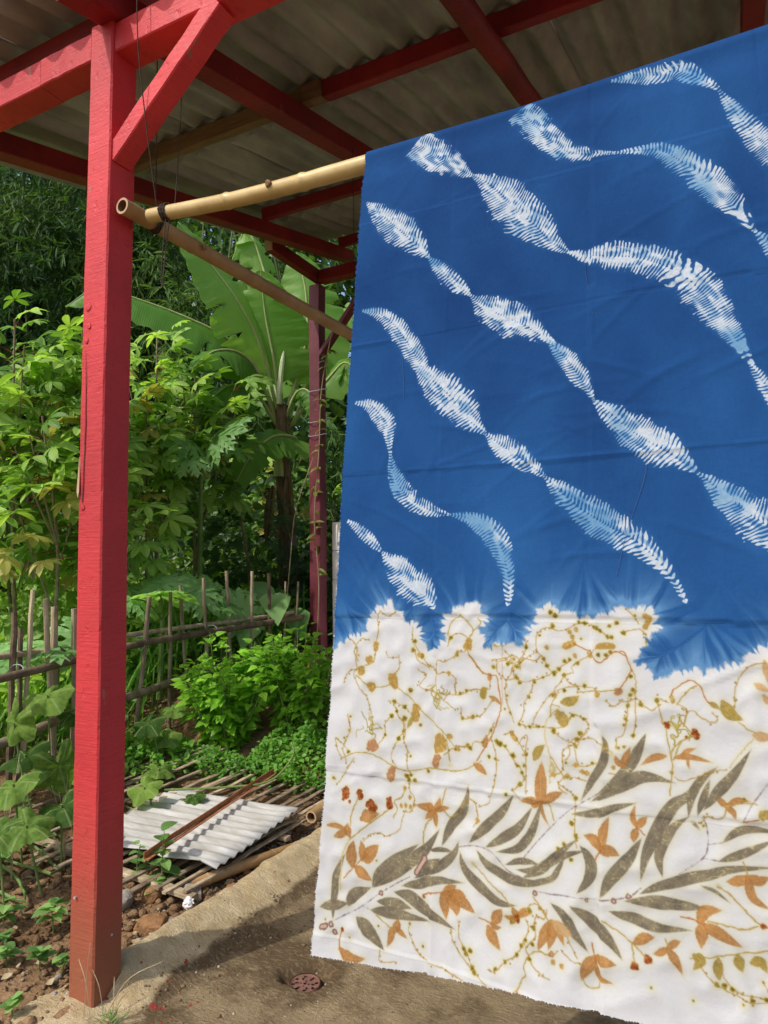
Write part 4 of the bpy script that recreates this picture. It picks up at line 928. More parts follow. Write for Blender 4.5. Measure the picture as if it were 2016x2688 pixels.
def put(b, a, c):
    y0, y1, x0, x1 = b; s_ = img[y0:y1, x0:x1]; c = np.asarray(c, float); a = a*white[y0:y1, x0:x1]; img[y0:y1, x0:x1] = s_+(c-s_)*np.clip(a, 0, 1)[..., None]
def glow(b, a): halo[b[0]:b[1], b[2]:b[3]] = np.maximum(halo[b[0]:b[1], b[2]:b[3]], a)
KC = dict(p=(126, 104, 104), o=(186, 116, 58), g=(186, 156, 76), k=(214, 198, 140), r=(214, 186, 178))
BC = dict(p=(150, 116, 104), O=(172, 92, 40), g=(186, 146, 66), G=(176, 148, 72), k=(214, 196, 138), o=(184, 128, 82), D=(160, 134, 44))
items = [l_.split() for l_ in PRINT.strip().split('\n')]
items += [[it[0], it[1]]+['%g,%g' % (2262-float(p.split(',')[0]), float(p.split(',')[1])) for p in it[2:]] for it in list(items) if 745 < np.mean([float(p.split(',')[0]) for p in it[2:]]) < 1125]
N0 = len(items)
rv = np.random.default_rng(404)
for q in range(29):             # the many thin vines between the traced ones
    p_ = np.array((rv.uniform(40, 1480), rv.uniform(1520, 1930))) if q < 26 else np.array((rv.uniform(40, 1180), rv.uniform(1950, 2230))); a0 = rv.uniform(0, 6.3); w_ = [p_]
    for z_ in range(rv.integers(5, 11)): a0 += rv.normal(0, .6); p_ = p_+np.array((math.cos(a0), math.sin(a0)))*18; w_.append(p_)
    items.append(['V', '2.2']+['%d,%d' % tuple(p) for p in w_])
    for p in w_[1::2]:
        if rv.random() < .6: items.append(['D' if rv.random() < .6 else 'Bg', '%.1f' % rv.uniform(3, 6.5), '%d,%d' % tuple(p+rv.normal(0, 5, 2))])
for pas in (0, 1):
    for ii, it in enumerate(items):
        k = it[0]; w = float(it[1])*PX*(.86 if it[0] == 'E' else .92 if it[0][0] == 'O' else 1.0); P = np.array([[float(q) for q in p.split(',')] for p in it[2:]])*PX
        if k[0] in 'EOG':
            r = stroke(P, w+16)
            if r is None: continue
            b, X, Y, dist, sd, f, L = r
            if k[0] == 'E': prof = np.sin(np.pi*np.clip(f, 0, 1)**.9)**.95
            else: prof = np.sin(np.pi*np.clip(.06+.94*f, 0, 1)**.8)**.9
            ser = 1+(.10*np.abs(((f*L/5.5) % 1)-.5)*2 if k[0] == 'O' else 0)+.14*(vn(f*9, f*0+np.sign(sd), ii)-.5)
            wl_ = np.maximum(w*prof*ser, .4); a = sm(.9, -.9, dist-wl_)
            if pas == 0: glow(b, np.exp(-np.clip(dist-wl_, 0, 99)/5.0)*.75); continue
            n1, n2 = vn(X/2.6, Y/2.6, ii), vn(X/15, Y/15, ii+9); cr = vn(X/16+Y/50, Y/5, ii+20)
            if k == 'E':
                c = np.array((131, 120, 98.))+(n2[..., None]-.5)*np.array((40, 38, 24.))+(n1[..., None]-.5)*22
                pale = np.clip(sm(.030, .010, np.abs(cr-.5))*(n2 > .58)*1.0+sm(.045, .01, np.abs(sd/w+.05))*.40*(f > .06)+sm(.80, .9, n1)*.45, 0, .9)
                c = c+(np.array((206, 194, 132.))-c)*pale[..., None]
            else:
                base = {'O': (187, 130, 70), 'Oo': (208, 168, 116), 'G': (170, 146, 62)}[k]
                c = np.array(base, float)+(n2[..., None]-.5)*np.array((40, 36, 24.))+(n1[..., None]-.5)*26
                vv = np.clip(sm(.09, .02, np.abs(sd)/w)*.55+sm(.2, .05, np.abs(((f*L/9+np.abs(sd)/w*.8) % 1)-.5))*.28*(np.abs(sd) < w*.8), 0, .7)
                c = c+(np.array((216, 168, 106.))-c)*vv[..., None]
                a = a*(.90+.1*n2)
                rim = sm(.75, 1.0, dist/wl_)[..., None]*.22; c = c*(1-rim*.35)
            put(b, a*.93, c)
        elif k[0] in 'SV':
            r = stroke(P, w+12)
            if r is None: continue
            b, X, Y, dist, sd, f, L = r
            wob = (vn(X/5, Y/5, ii)-.5)*2.2; wd = max(w*.5, .75)*(1.08 if k[0] == 'V' else 1.15)
            if pas == 0: glow(b, np.exp(-np.clip(dist-wd, 0, 99)/3.5)*(.55 if k[1:] != 'p' else .1)*(1 if k[0] == 'S' else .6)); continue
            dd = np.abs(sd+wob); a = sm(wd+.9, wd-.5, np.maximum(dd, dist-1.2))
            n1 = vn(f*L/3.0, f*0, ii)
            if k == 'Sp': wd2 = wd*(.4+1.3*n1); a = sm(wd2+.8, wd2-.6, dist+np.abs(wob)*.3)*(.55+.45*n1)
            if k[0] == 'V': c = np.array((186, 148, 72.))+(n1[..., None]-.5)*50; a = a*np.clip(.25+1.0*n1, 0, .95)
            else:
                c = np.array(KC[k[1]], float)+(vn(X/3, Y/3, ii)[..., None]-.5)*36; a = a*.86
                if w > 4 and k[1] in 'gko': c = c+(np.array((222, 204, 140.))-c)*(sm(.55, .2, dist/wd)*.45)[..., None]
            put(b, a, c)
            if k[0] == 'V':
                rr = np.random.default_rng(ii); C = crom(P, max(4, int(L/2)))
                for q in range(int(L/60)):       # side tendrils
                    c0 = C[rr.integers(len(C))]; a0 = rr.uniform(0, 6.3); tr = [c0]
                    for z_ in range(6): a0 += rr.normal(0, .8); tr.append(tr[-1]+np.array((math.cos(a0), math.sin(a0)))*6)
                    r2 = stroke(np.array(tr), 5, 1.0)
                    if r2 is not None: put(r2[0], sm(1.5, .4, r2[2])*.65, (182, 152, 74))
                for q in range(int(L/13)):
                    c0 = C[rr.integers(len(C))]+rr.normal(0, 2, 2); x_, y_ = int(c0[0]), int(c0[1])
                    if 4 < x_ < TW-5 and 4 < y_ < TH-5:
                        s_ = (slice(y_-4, y_+5), slice(x_-4, x_+5)); dd = np.hypot(xx[s_]-c0[0], yy[s_]-c0[1]); put((y_-4, y_+5, x_-4, x_+5), sm(2.4, .8, dd)*.8, (158, 128, 48))
        elif k[0] in 'BD':
            for pi, p in enumerate(P if k[0] == 'D' else [None]):
                Q = P if p is None else np.array([p, p+(.3, .3)])
                if len(Q) == 1: Q = np.vstack([Q, Q+(.3, .3)])
                if k[0] == 'B' and len(Q) == 2 and np.hypot(*(Q[1]-Q[0])) > w*2.2: groups = [Q[:1], Q[1:]]
                elif k[0] == 'B' and len(Q) > 2 and np.hypot(*np.diff(Q, axis=0).T).max() > w*3: groups = [Q[j:j+1] for j in range(len(Q))]
                else: groups = [Q]
                for G_ in groups:
                    if len(G_) == 1: G_ = np.vstack([G_, G_+(.3, .3)])
                    r = stroke(G_, w+16, 1.0)
                    if r is None: continue
                    b, X, Y, dist, sd, f, L = r; sd_ = ii*7+pi; ang = np.arctan2(Y-G_[0][1], X-G_[0][0])
                    wv = w*(.78+.5*(vn(ang*1.6+7, ang*0, sd_)-.35)+.25*(vn(X/4, Y/4, sd_)-.5)); a = sm(1.2, -1.2, dist-wv)
                    if pas == 0: glow(b, np.exp(-np.clip(dist-wv, 0, 99)/4.5)*(1.0 if k[0] == 'D' else .8)); continue
                    n1 = vn(X/3.0, Y/3.0, sd_+3)[..., None]; n2 = vn(X/1.7, Y/1.7, sd_+4)[..., None]
                    if k[0] == 'D': c = np.array((158, 136, 40.))+(n1-.5)*60+(np.array((92, 74, 16.))-np.array((158, 136, 40.)))*(sm(.75, .2, dist/np.maximum(wv, .5))[..., None]*n2*1.1); a = a*.92
                    else:
                        c = np.array(BC[k[1]], float)+(n1-.5)*90
                        if k[1] == 'O': c = c+(np.array((104, 46, 18.))-c)*(sm(.55, .75, n2)*.8)
                        if k[1] == 'p': c = np.array((122, 92, 92.))+(np.array((212, 176, 152.))-np.array((122, 92, 92.)))*sm(.75, .3, dist/np.maximum(wv, .5))[..., None]
                        a = a*(.94 if k[1] in 'Op' else .55 if k[1] == 'k' else (.55+.5*np.clip(n1[..., 0]*1.3, 0, 1)))
                    put(b, a, c)
        elif k[0] == 'Q' and pas == 1:
            rr = np.random.default_rng(ii); C = crom(P, 12) if len(P) > 1 else P
            for q in range(int(6+w*.5)):
                c0 = C[rr.integers(len(C))]+rr.normal(0, w*.35, 2); a0 = rr.uniform(0, 6.3); tr = [c0]
                for z_ in range(7): a0 += rr.normal(0, .9); tr.append(tr[-1]+np.array((math.cos(a0), math.sin(a0)))*5)
                r = stroke(np.array(tr), 6, 1.0)
                if r is None: continue
                b, X, Y, dist, sd, f, L = r; put(b, sm(1.6, .5, dist)*.8, (164, 142, 48) if q % 3 else (196, 180, 90))
    if pas == 0:
        hb = np.clip(blur(halo, 2), 0, 1)*white; img = img+(np.array((222, 212, 150.))-img)*(hb*.55)[..., None]
soft = np.stack([blur(img[..., q], 1) for q in range(3)], -1); img = img+(soft-img)*(.30*white)[..., None]
# faint straight thread of dye down the middle, old fold soiling
img = np.clip(img, 4, 245); img = 255*((img/255)**2.2*.67)**(1/2.2)
im = bpy.data.images.new('cloth_print', TW, TH, alpha=False)
buf = np.ones((TH, TW, 4), np.float32); buf[..., :3] = img[::-1]/255.0
im.pixels.foreach_set(buf.ravel()); im.update(); im.pack()
del buf, xx, yy
M_CLOTH = bpy.data.materials.new('dyed_cotton'); M_CLOTH.use_nodes = True
n = M_CLOTH.node_tree.nodes; l = M_CLOTH.node_tree.links; b = n['Principled BSDF']; b.inputs['Roughness'].default_value = .95; b.inputs['Specular IOR Level'].default_value = .12
tx = n.new('ShaderNodeTexImage'); tx.image = im; tx.extension = 'EXTEND'; uvn = n.new('ShaderNodeUVMap'); l.new(uvn.outputs[0], tx.inputs[0]); l.new(tx.outputs[0], b.inputs['Base Color'])
tcn = n.new('ShaderNodeTexCoord')
def _nz(sc, st):
    mp = n.new('ShaderNodeMapping'); mp.inputs['Scale'].default_value = st; l.new(tcn.outputs['Object'], mp.inputs[0]); q = n.new('ShaderNodeTexNoise'); q.inputs['Scale'].default_value = sc; q.inputs['Detail'].default_value = 4; l.new(mp.outputs[0], q.inputs['Vector']); return q.outputs['Fac']
ad = n.new('ShaderNodeMath'); ad.operation = 'ADD'; l.new(_nz(240, (1, 1, .25)), ad.inputs[0]); l.new(_nz(240, (.25, 1, 1)), ad.inputs[1])
bp1 = n.new('ShaderNodeBump'); bp1.inputs['Strength'].default_value = .18; bp1.inputs['Distance'].default_value = .0012; l.new(ad.outputs[0], bp1.inputs['Height'])
cr1 = n.new('ShaderNodeTexNoise'); cr1.inputs['Scale'].default_value = 9; cr1.inputs['Detail'].default_value = 7; cr1.inputs['Roughness'].default_value = .55; cr1.inputs['Distortion'].default_value = .2; l.new(tcn.outputs['Object'], cr1.inputs['Vector'])
ab = n.new('ShaderNodeMath'); ab.operation = 'SUBTRACT'; ab.inputs[1].default_value = .5; l.new(cr1.outputs['Fac'], ab.inputs[0]); ab2 = n.new('ShaderNodeMath'); ab2.operation = 'ABSOLUTE'; l.new(ab.outputs[0], ab2.inputs[0])
bp2 = n.new('ShaderNodeBump'); bp2.inputs['Strength'].default_value = .30; bp2.inputs['Distance'].default_value = .016; l.new(ab2.outputs[0], bp2.inputs['Height']); l.new(bp1.outputs[0], bp2.inputs['Normal']); # pressed fold lines every 39 cm both ways
so = n.new('ShaderNodeSeparateXYZ'); l.new(tcn.outputs['Object'], so.inputs[0]); wn2 = _nz(5, (1, 1, 1)); hs_ = []
for ch, off_ in ((0, .70-.25), (2, 2.83-.985)):
    a_ = n.new('ShaderNodeMath'); a_.operation = 'ADD'; a_.inputs[1].default_value = off_+3.9; l.new(so.outputs[ch], a_.inputs[0])
    w2 = n.new('ShaderNodeMath'); w2.operation = 'MULTIPLY_ADD'; w2.inputs[1].default_value = .010; l.new(wn2, w2.inputs[0]); l.new(a_.outputs[0], w2.inputs[2])
    md = n.new('ShaderNodeMath'); md.operation = 'MODULO'; md.inputs[1].default_value = .39; l.new(w2.outputs[0], md.inputs[0])
    m_a = n.new('ShaderNodeMapRange'); m_a.interpolation_type = 'SMOOTHSTEP'; m_a.inputs[1].default_value = 0; m_a.inputs[2].default_value = .012; m_a.inputs[3].default_value = 1; m_a.inputs[4].default_value = 0; l.new(md.outputs[0], m_a.inputs[0])
    hs_.append(m_a.outputs[0])
hsum = n.new('ShaderNodeMath'); hsum.operation = 'ADD'; l.new(hs_[0], hsum.inputs[0]); l.new(hs_[1], hsum.inputs[1])
bp3 = n.new('ShaderNodeBump'); bp3.inputs['Strength'].default_value = .55; bp3.inputs['Distance'].default_value = .004; l.new(hsum.outputs[0], bp3.inputs['Height']); l.new(bp2.outputs[0], bp3.inputs['Normal']); l.new(bp3.outputs[0], b.inputs['Normal'])
tl = n.new('ShaderNodeBsdfTranslucent'); l.new(tx.outputs[0], tl.inputs[0]); ms = n.new('ShaderNodeMixShader'); ms.inputs[0].default_value = .12
l.new(b.outputs[0], ms.inputs[1]); l.new(tl.outputs[0], ms.inputs[2]); l.new(ms.outputs[0], n['Material Output'].inputs['Surface'])
M_FRAY = mat('frayed_yarn', (.62, .64, .68), (.76, .77, .80), rough=1, bump=0); M_FRAYB = mat('frayed_blue_yarn', (.02, .09, .30), (.05, .16, .42), rough=1, bump=0)

# shape: falls from the pole, leans out towards its foot, old folds 39 cm apart both ways
zs = np.concatenate([np.arange(.505, 2.80, .0075)]); xs = np.arange(-1.0, .505, .0075)
ZT = 2.825
def drape(x, z):
    """y of the hanging face at height z, before creases"""
    k = (ZT-z)/2.27
    return 1.84-.318*k-.010*np.sin(np.clip(k, 0, 1)*math.pi)*0
def crease(x, z):
    d = 0
    for z0, a, s0 in ((2.155, .0016, .045), (1.762, .0018, .045), (1.377, .0030, .05), (.985, .0026, .06)):
        zz = z-z0-.006*np.sin(x*4+z0*7)-.01*(x+.4)*(.3 if z0 < 1.5 else .2)
        d = d+a*np.exp(-np.abs(zz)/s0)*np.where(zz > 0, -1.0, .85)*np.clip(.6+.8*vn(x*3+5, z0*9+x*0, 3), 0, 1.4)
    for x0, a, s0 in ((-.70, .0050, .030), (-.31, .0062, .035), (.08, .005, .03)):
        q = x-x0-.004*np.sin(z*3+x0)
        d = d+a*np.exp(-np.abs(q)/s0)*np.where(q > 0, -.9, .8)*np.clip(.35+.9*vn(x0*7+z*0, z*1.7, 8), 0, 1.3)
    d = d+.030*(fbm(x*1.3+3, z*1.0, 2, 21)-.45)+.007*np.sin(x*9+z*1.2)*sm(1.9, .7, z)*np.clip(vn(x*2, z, 40)+.2, 0, 1)+.004*(fbm(x*5, z*4, 3, 22)-.45)
    for i in range(110):     # short pulled wrinkles in all directions
        rr = np.random.default_rng(900+i); cx, cz, an, ln, wd, am = rr.uniform(-1, .5), rr.uniform(.6, 2.75), rr.choice([rr.uniform(-.5, .5), rr.uniform(.5, 1.2)]), rr.uniform(.05, .17), rr.uniform(.004, .009), rr.uniform(.0008, .0028)
        u = (x-cx)*math.cos(an)+(z-cz)*math.sin(an); v = -(x-cx)*math.sin(an)+(z-cz)*math.cos(an)+.6*u*u
        d = d-am*np.exp(-(u/ln)**2-(v/wd)**2)
    low = sm(1.42, 1.30, z)
    d = d-.0026*low*(np.abs(vn(x*21+z*6, z*17-x*5, 33)-.5)*-4+1)*1.2
    d = d+.030*np.exp(-((x+.31)/.05)**2)*sm(.95, .5, z)*.5+.018*np.sin(x*7.0+1)*sm(1.1, .5, z)
    return d*sm(2.83, 2.70, z)
BOT = lambda x: .548+.075*np.clip(x+1.0, 0, .75)+.05*np.clip(x+.25, 0, 1)+.006*np.sin(x*9)
def zpole(x): return np.interp(x, [-1.95, -1.0, -.5, .1, 1.5], [2.852, 2.788, 2.773, 2.779, 2.80])
def rpole(x): return np.interp(x, [-1.95, 1.5], [.0265, .032])
prof_n = 14
tt = np.linspace(0, 1, 330)
X = xs; V = []; UV = []
fr = np.random.default_rng(77)
bj = np.cumsum(fr.normal(0, .0003, len(xs))); bj -= np.linspace(bj[0], bj[-1], len(xs))
for i, x in enumerate(xs):
    zp, rp = zpole(x), rpole(x)+.0050; zb = BOT(x)+bj[i]+fr.normal(0, .0004)
    za = zp+.004        # front tangent
    col = []
    for z in np.linspace(2.30, zp, 16)[:-1]: col.append((x, 1.872+rp+.004*math.sin(x*5+z*4), z, 2.9))
    for a in np.linspace(0, math.pi, prof_n)[:-1]: col.append((x, 1.872+rp*math.cos(a), zp+rp*math.sin(a), 2.9 if a < 1.6 else None))
    zf = za+(zb-za)*tt; yf = drape(x, zf)+crease(np.full_like(zf, x), zf); y0 = 1.872-rp; yf = y0+(yf-y0)*sm(0, .05, tt)+(drape(x, zf)-y0)*0
    col += [(x, float(y), float(z), None) for y, z in zip(yf, zf)]
    V += [(c[0], c[1], c[2]) for c in col]
    UV += [((c[0]+1.02)/1.54*1.0, 1-(2.84-(c[3] or c[2]))/2.36) for c in col]
V = np.array(V); m_ = len(V)//len(xs)
lj = np.cumsum(fr.normal(0, .0008, m_)); lj -= np.linspace(lj[0], lj[-1], m_); V.reshape(len(xs), m_, 3)[0, :, 0] += lj*.3+fr.normal(0, .0006, m_)
edge_x = np.interp(V[:, 2], [.5, .9, 1.3, 2.8], [-.008, .004, .004, .0]); V[:, 0] += edge_x*sm(-.6, -1.0, V[:, 0])
I = np.arange(len(V)).reshape(len(xs), m_)
F = np.stack([I[:-1, :-1], I[:-1, 1:], I[1:, 1:], I[1:, :-1]], -1).reshape(-1, 4)
base = np.array((-.25, 1.872, 2.83))
me = fast_mesh('dyed_cloth', V-base, F, [M_CLOTH], True)
ul = me.uv_layers.new(name='UVMap'); li = np.empty(len(me.loops), np.int32); me.loops.foreach_get('vertex_index', li)
ul.data.foreach_set('uv', np.array(UV, np.float32)[li].ravel())
cloth = tag(link('dyed_cloth', me, loc=tuple(base)), 'long cotton cloth, indigo with white stitched ribbons above, leaf prints on white below', 'cloth')
M_THREAD = mat('thread', (.05, .08, .20), (.10, .13, .26), bump=0)
# frayed selvedges
def fray(side, name, m, sel):
    P = V.reshape(len(xs), m_, 3); vs = []; fs = []
    for q in sel:
        for k in range(2):
            if side == 'bottom': p = P[q, -1]+(fr.uniform(-.004, .004), 0, .001); d = np.array((fr.normal(0, .4), fr.normal(0, .3), -1.0))
            else: p = P[0, q]+(0, 0, fr.uniform(-.004, .004)); d = np.array((-1.0, fr.normal(0, .3), fr.normal(0, .4)))
            ln = fr.uniform(.002, .0045); w_ = np.array((.0007, 0, .0007)); e = p+d*ln/np.linalg.norm(d)
            o = len(vs); vs += [p-w_, p+w_, e+w_*.5, e-w_*.5]; fs.append((o, o+1, o+2, o+3))
    me = fast_mesh(name, np.array(vs)-base, np.array(fs), [m]); return link(name, me, cloth, kind='stuff')
fz = V.reshape(len(xs), m_, 3)[0, :, 2]; rows = np.arange(30, m_)
fray('bottom', 'frayed_hem', M_FRAY, range(len(xs))); fray('left', 'frayed_edge', M_FRAY, rows[fz[rows] < 1.33]); fray('left', 'frayed_edge', M_FRAYB, rows[fz[rows] >= 1.33])
for pts in (((-.325, 2.30), (-.322, 2.24), (-.312, 2.16), (-.305, 2.12)), ((-.62, 2.21), (-.605, 2.205), (-.60, 2.19)), ((-.83, 2.10), (-.82, 2.02), (-.818, 1.97)), ((-.19, 1.76), (-.195, 1.70), (-.235, 1.58), (-.26, 1.48))):
    q = [(x, float(drape(x, z)+crease(np.array(x), np.array(z)))-.004, z) for x, z in pts]
    mb = MB(); mb.tube(crom(q, 16), .00045, 4); part('loose_thread', mb, [M_THREAD], cloth)

# ------------------------------------------------------------------ bamboo fence
fence = thing('bamboo_fence', 'rustic bamboo fence of thin stakes and rails in front of the thicket', 'fence', (-3.9, 4.0, .4))
def stake(p0, p1, w, m, half=False):
    mb = MB(); n = 8; P = [np.array(p0)+(np.array(p1)-np.array(p0))*t+(random.uniform(-.004, .004), random.uniform(-.004, .004), 0) for t in np.linspace(0, 1, 9)]
    r = [w/2*.88*(1+.10*(i % 4 == 2)) for i in range(9)]
    mb.tube(P, r, n, jit=.10); return part('stake', mb, [m], fence)
ST = [(2.74, 1.23, 2.74, .041, M_DARKB), (2.81, 1.18, 2.80, .034, M_DARKB), (2.85, 1.45, 2.81, .032, M_PALEB), (3.06, 1.29, 3.02, .050, M_GREYB), (2.965, 1.38, 3.02, .036, M_GREYB), (3.13, 1.28, 3.16, .040, M_GREYB),
      (3.74, 1.38, 3.69, .036, M_GREYB), (3.97, 1.38, 4.0, .030, M_GREYB), (4.19, 1.40, 4.19, .030, M_GREYB), (4.40, 1.47, 4.45, .032, M_GREYB), (4.71, 1.51, 4.73, .032, M_GREYB),
      (4.99, 1.53, 4.95, .030, M_GREYB), (5.29, 1.44, 5.25, .034, M_DARKB), (5.46, 1.42, 5.44, .020, M_GREYB), (5.72, 1.44, 5.66, .022, M_GREYB), (2.42, 1.2, 2.44, .04, M_DARKB), (2.15, 1.25, 2.12, .036, M_GREYB), (1.85, 1.2, 1.86, .04, M_GREYB)]
for y1, z1, y0, w, m in ST: stake((-3.9+random.uniform(-.03, .03), y0+random.uniform(-.02, .02), tz(-3.9, y0)-.1), (-3.9+random.uniform(-.09, .06), y1+random.uniform(-.025, .025), z1+random.uniform(-.06, .05)), w, m)
def rail(pts, r, m, n=10): mb = MB(); mb.tube(crom(pts, 30), r, n, jit=.12); part('rail', mb, [m], fence, smooth=True)
rail([(-3.845, 1.6, .84), (-3.85, 2.64, .90), (-3.85, 3.16, .95), (-3.86, 3.65, .99), (-3.86, 4.7, 1.02), (-3.87, 5.9, 1.045)], .026, M_DARKB)
rail([(-3.95, 1.6, .98), (-3.95, 2.64, 1.01), (-3.95, 3.15, 1.01), (-3.95, 3.63, 1.05), (-3.95, 5.0, 1.07), (-3.95, 5.9, 1.09)], .019, M_GREYB)
rail([(-3.85, 1.7, .44), (-3.85, 2.65, .53), (-3.85, 3.12, .61), (-3.86, 3.7, .645), (-3.86, 4.27, .70), (-3.86, 5.2, .76)], .030, M_GREYB)
for y, z in ((2.74, .91), (3.04, .94), (3.7, .99), (4.45, 1.01)):
    mb = MB(); mb.tube([(-3.89+.05*math.cos(a), y+.012*math.sin(a*2), z+.05*math.sin(a)) for a in np.linspace(0, 12.6, 40)], .003, 5); part('binding', mb, [M_WIRE], fence)

# ------------------------------------------------------------------ slat panel lying on the soil, with things on it
slat = thing('bamboo_slat_panel', 'fallen grey bamboo slat panel lying flat on the soil', 'slat panel', (-2.85, 3.0, .12))
for i, y in enumerate((3.86, 3.12, 2.40)):
    mb = MB(); a = (-3.55 if i < 2 else -3.48, y-.02, tz(-3.5, y)+.045); b2 = (-2.24, y+.06, max(tz(-2.3, y), 0)+.05); mb.beam(a, b2, .05, .022, wob=.005, seg=10); part('crossbar', mb, [M_GREYB], slat)
for i in range(19):
    x = -3.50+i*.068+random.uniform(-.012, .012); y0 = 2.28+random.uniform(-.06, .10)+(.08 if i > 12 else 0); y1 = 3.95+random.uniform(-.06, .06); xs_ = x+random.uniform(-.02, .02)
    if i in (5, 13): continue
    mb = MB(); mb.beam((x, y0, tz(x, y0)+.07), (xs_, y1, tz(xs_, y1)*.5+.5*tz(xs_, 3.5)+.075), random.uniform(.024, .038), .010, wob=.004, seg=10, ch=.002); part('slat', mb, [M_GREYB if i % 5 else M_DARKB], slat)
bamboo('bamboo_length', [(-2.36, 2.50, .055), (-2.25, 2.85, .06), (-2.20, 3.3, .01)], .026, .028, [.2, .45, .7], M_BAMB2, 'tan bamboo length half buried beneath the corrugated sheet edge', 'bamboo length', open_end=True, n=12)
bamboo('bamboo_length', [(-2.215, 3.36, .13), (-2.23, 3.8, .15), (-2.25, 4.2, .17)], .034, .036, [.3, .7], M_BAMB2, 'short brown bamboo length with open end beside the slat panel', 'bamboo length', open_end=True, n=12)
# small white corrugated sheet
mb = MB(); nx_, ny_ = 9, 90; V = []
rot = R_(9); c0 = np.array((-2.655, 2.93))
for t_ in (0, .004):
    for i in range(nx_):
        for j in range(ny_):
            a = -.42+(.84-.05*(1-j/(ny_-1)))*i/(nx_-1); b2 = -.39+.80*j/(ny_-1)+(.012*math.sin(i*2.1) if j in (0, ny_-1) else 0)
            x = c0[0]+a*math.cos(rot)-b2*math.sin(rot); y = c0[1]+a*math.sin(rot)+b2*math.cos(rot)
            V.append((x, y, .165-.055*(x+2.62)+.0065*math.cos(2*math.pi*b2/.074)+t_+.012*sm(.3, .45, a)*math.sin(b2*5)))
J = lambda t, i, j: t*nx_*ny_+i*ny_+j; F = []
for i in range(nx_-1):
    for j in range(ny_-1): F += [(J(0, i, j), J(0, i, j+1), J(0, i+1, j+1), J(0, i+1, j)), (J(1, i, j), J(1, i+1, j), J(1, i+1, j+1), J(1, i, j+1))]
    F += [(J(0, i, 0), J(0, i+1, 0), J(1, i+1, 0), J(1, i, 0)), (J(0, i, ny_-1), J(1, i, ny_-1), J(1, i+1, ny_-1), J(0, i+1, ny_-1))]
for j in range(ny_-1): F += [(J(0, 0, j), J(1, 0, j), J(1, 0, j+1), J(0, 0, j+1)), (J(0, nx_-1, j), J(0, nx_-1, j+1), J(1, nx_-1, j+1), J(1, nx_-1, j))]
mb.add(V, F)
M_SHEET = mat('whitewashed_sheet', (.33, .31, .26), (.62, .61, .58), rough=.9, scale=7, stretch=(.5, 2.2, 1), detail=11, bump=.15)
solo('corrugated_sheet', mb, [M_SHEET], 'small white corrugated sheet lying on the slat panel', 'corrugated sheet', (-2.62, 2.92, .16), smooth=True)
mb = MB(); mb.beam((-2.47, 2.40, .205), (-2.72, 3.72, .215), .024, .005, ch=.001); mb.beam((-2.485, 2.40, .22), (-2.735, 3.72, .23), .005, .028, ch=.001)
solo('rusty_rod', mb, [M_RUST], 'rusty angle iron laid across the white corrugated sheet', 'iron rod', (-2.6, 3.05, .21))

# ------------------------------------------------------------------ stones, brick, paper
def rock(name, x, y, r, m, label, cat, sc=(1, 1, .7), seed=0, blocky=.0, rotz=0.0):
    bm = bmesh.new(); bmesh.ops.create_icosphere(bm, subdivisions=3, radius=1.0)
    P = np.array([v.co[:] for v in bm.verts]); rr = np.random.default_rng(seed)
    for k in range(9):                       # knock flat faces off it
        d = rr.normal(size=3); d /= np.linalg.norm(d); h = P@d-rr.uniform(.55, .85); P -= np.outer(np.clip(h, 0, 9), d)*.95
    if blocky: P = np.sign(P)*np.minimum(np.abs(P), .62)*1.3*blocky+P*(1-blocky)
    P *= (1+.07*(rr.random((len(P), 1))-.5)); P = P*np.array(sc)*r
    c, s_ = math.cos(rotz), math.sin(rotz); P = P@np.array([[c, s_, 0], [-s_, c, 0], [0, 0, 1]])
    for v, p in zip(bm.verts, P): v.co = p
    me = bpy.data.meshes.new(name); bm.to_mesh(me); bm.free(); me.materials.append(m)
    return tag(link(name, me, loc=(x, y, max(tz(x, y), -.02)+sc[2]*r*.55)), label, cat, 'stones and brick along the floor edge')
rock('stone', -2.30, 2.52, .062, M_STONE, 'pale angular stone between the brick and the corrugated sheet', 'stone', (1, .75, .75), 3)
rock('stone', -2.46, 2.42, .058, M_BRICK, 'brown earthy stone above the broken brick', 'stone', (1, .9, .8), 4)
rock('stone', -2.50, 2.30, .062, M_STONE, 'white faced stone hard against the red post', 'stone', (.8, 1, .8), 5)
rock('broken_brick', -2.275, 2.245, .072, M_BRICK, 'broken tan brick with square edges beside the red post', 'brick', (1.0, .72, .62), 6, .85, .35)
rock('stone', -2.19, 2.30, .048, M_STONE, 'flat grey rubble piece below the white paper', 'stone', (1.4, .8, .45), 8)
rock('stone', -2.19, 2.66, .030, M_BRICK, 'small brown stone further along the floor edge', 'stone', (1, 1, .8), 9)
rock('stone', -2.17, 3.28, .034, M_STONE, 'grey pebble by the end of the bamboo length', 'stone', (1, 1, .8), 10)
rock('stone', -2.12, 3.20, .030, M_STONE, 'white pebble by the end of the bamboo length', 'stone', (1, 1, .8), 12)
rock('stone', -2.66, 1.72, .028, M_BRICK, 'small reddish stone in the weedy soil left of the post', 'stone', (1, 1, .6), 13)
bm = bmesh.new(); bmesh.ops.create_icosphere(bm, subdivisions=3, radius=.02)
for v in bm.verts: v.co *= .7+.7*random.random()
me = bpy.data.meshes.new('paper'); bm.to_mesh(me); bm.free(); me.materials.append(M_PAPER); o = link('paper_scrap', me, loc=(-2.19, 2.37, .085)); tag(o, 'crumpled white paper scrap on the soil by the floor edge', 'paper')
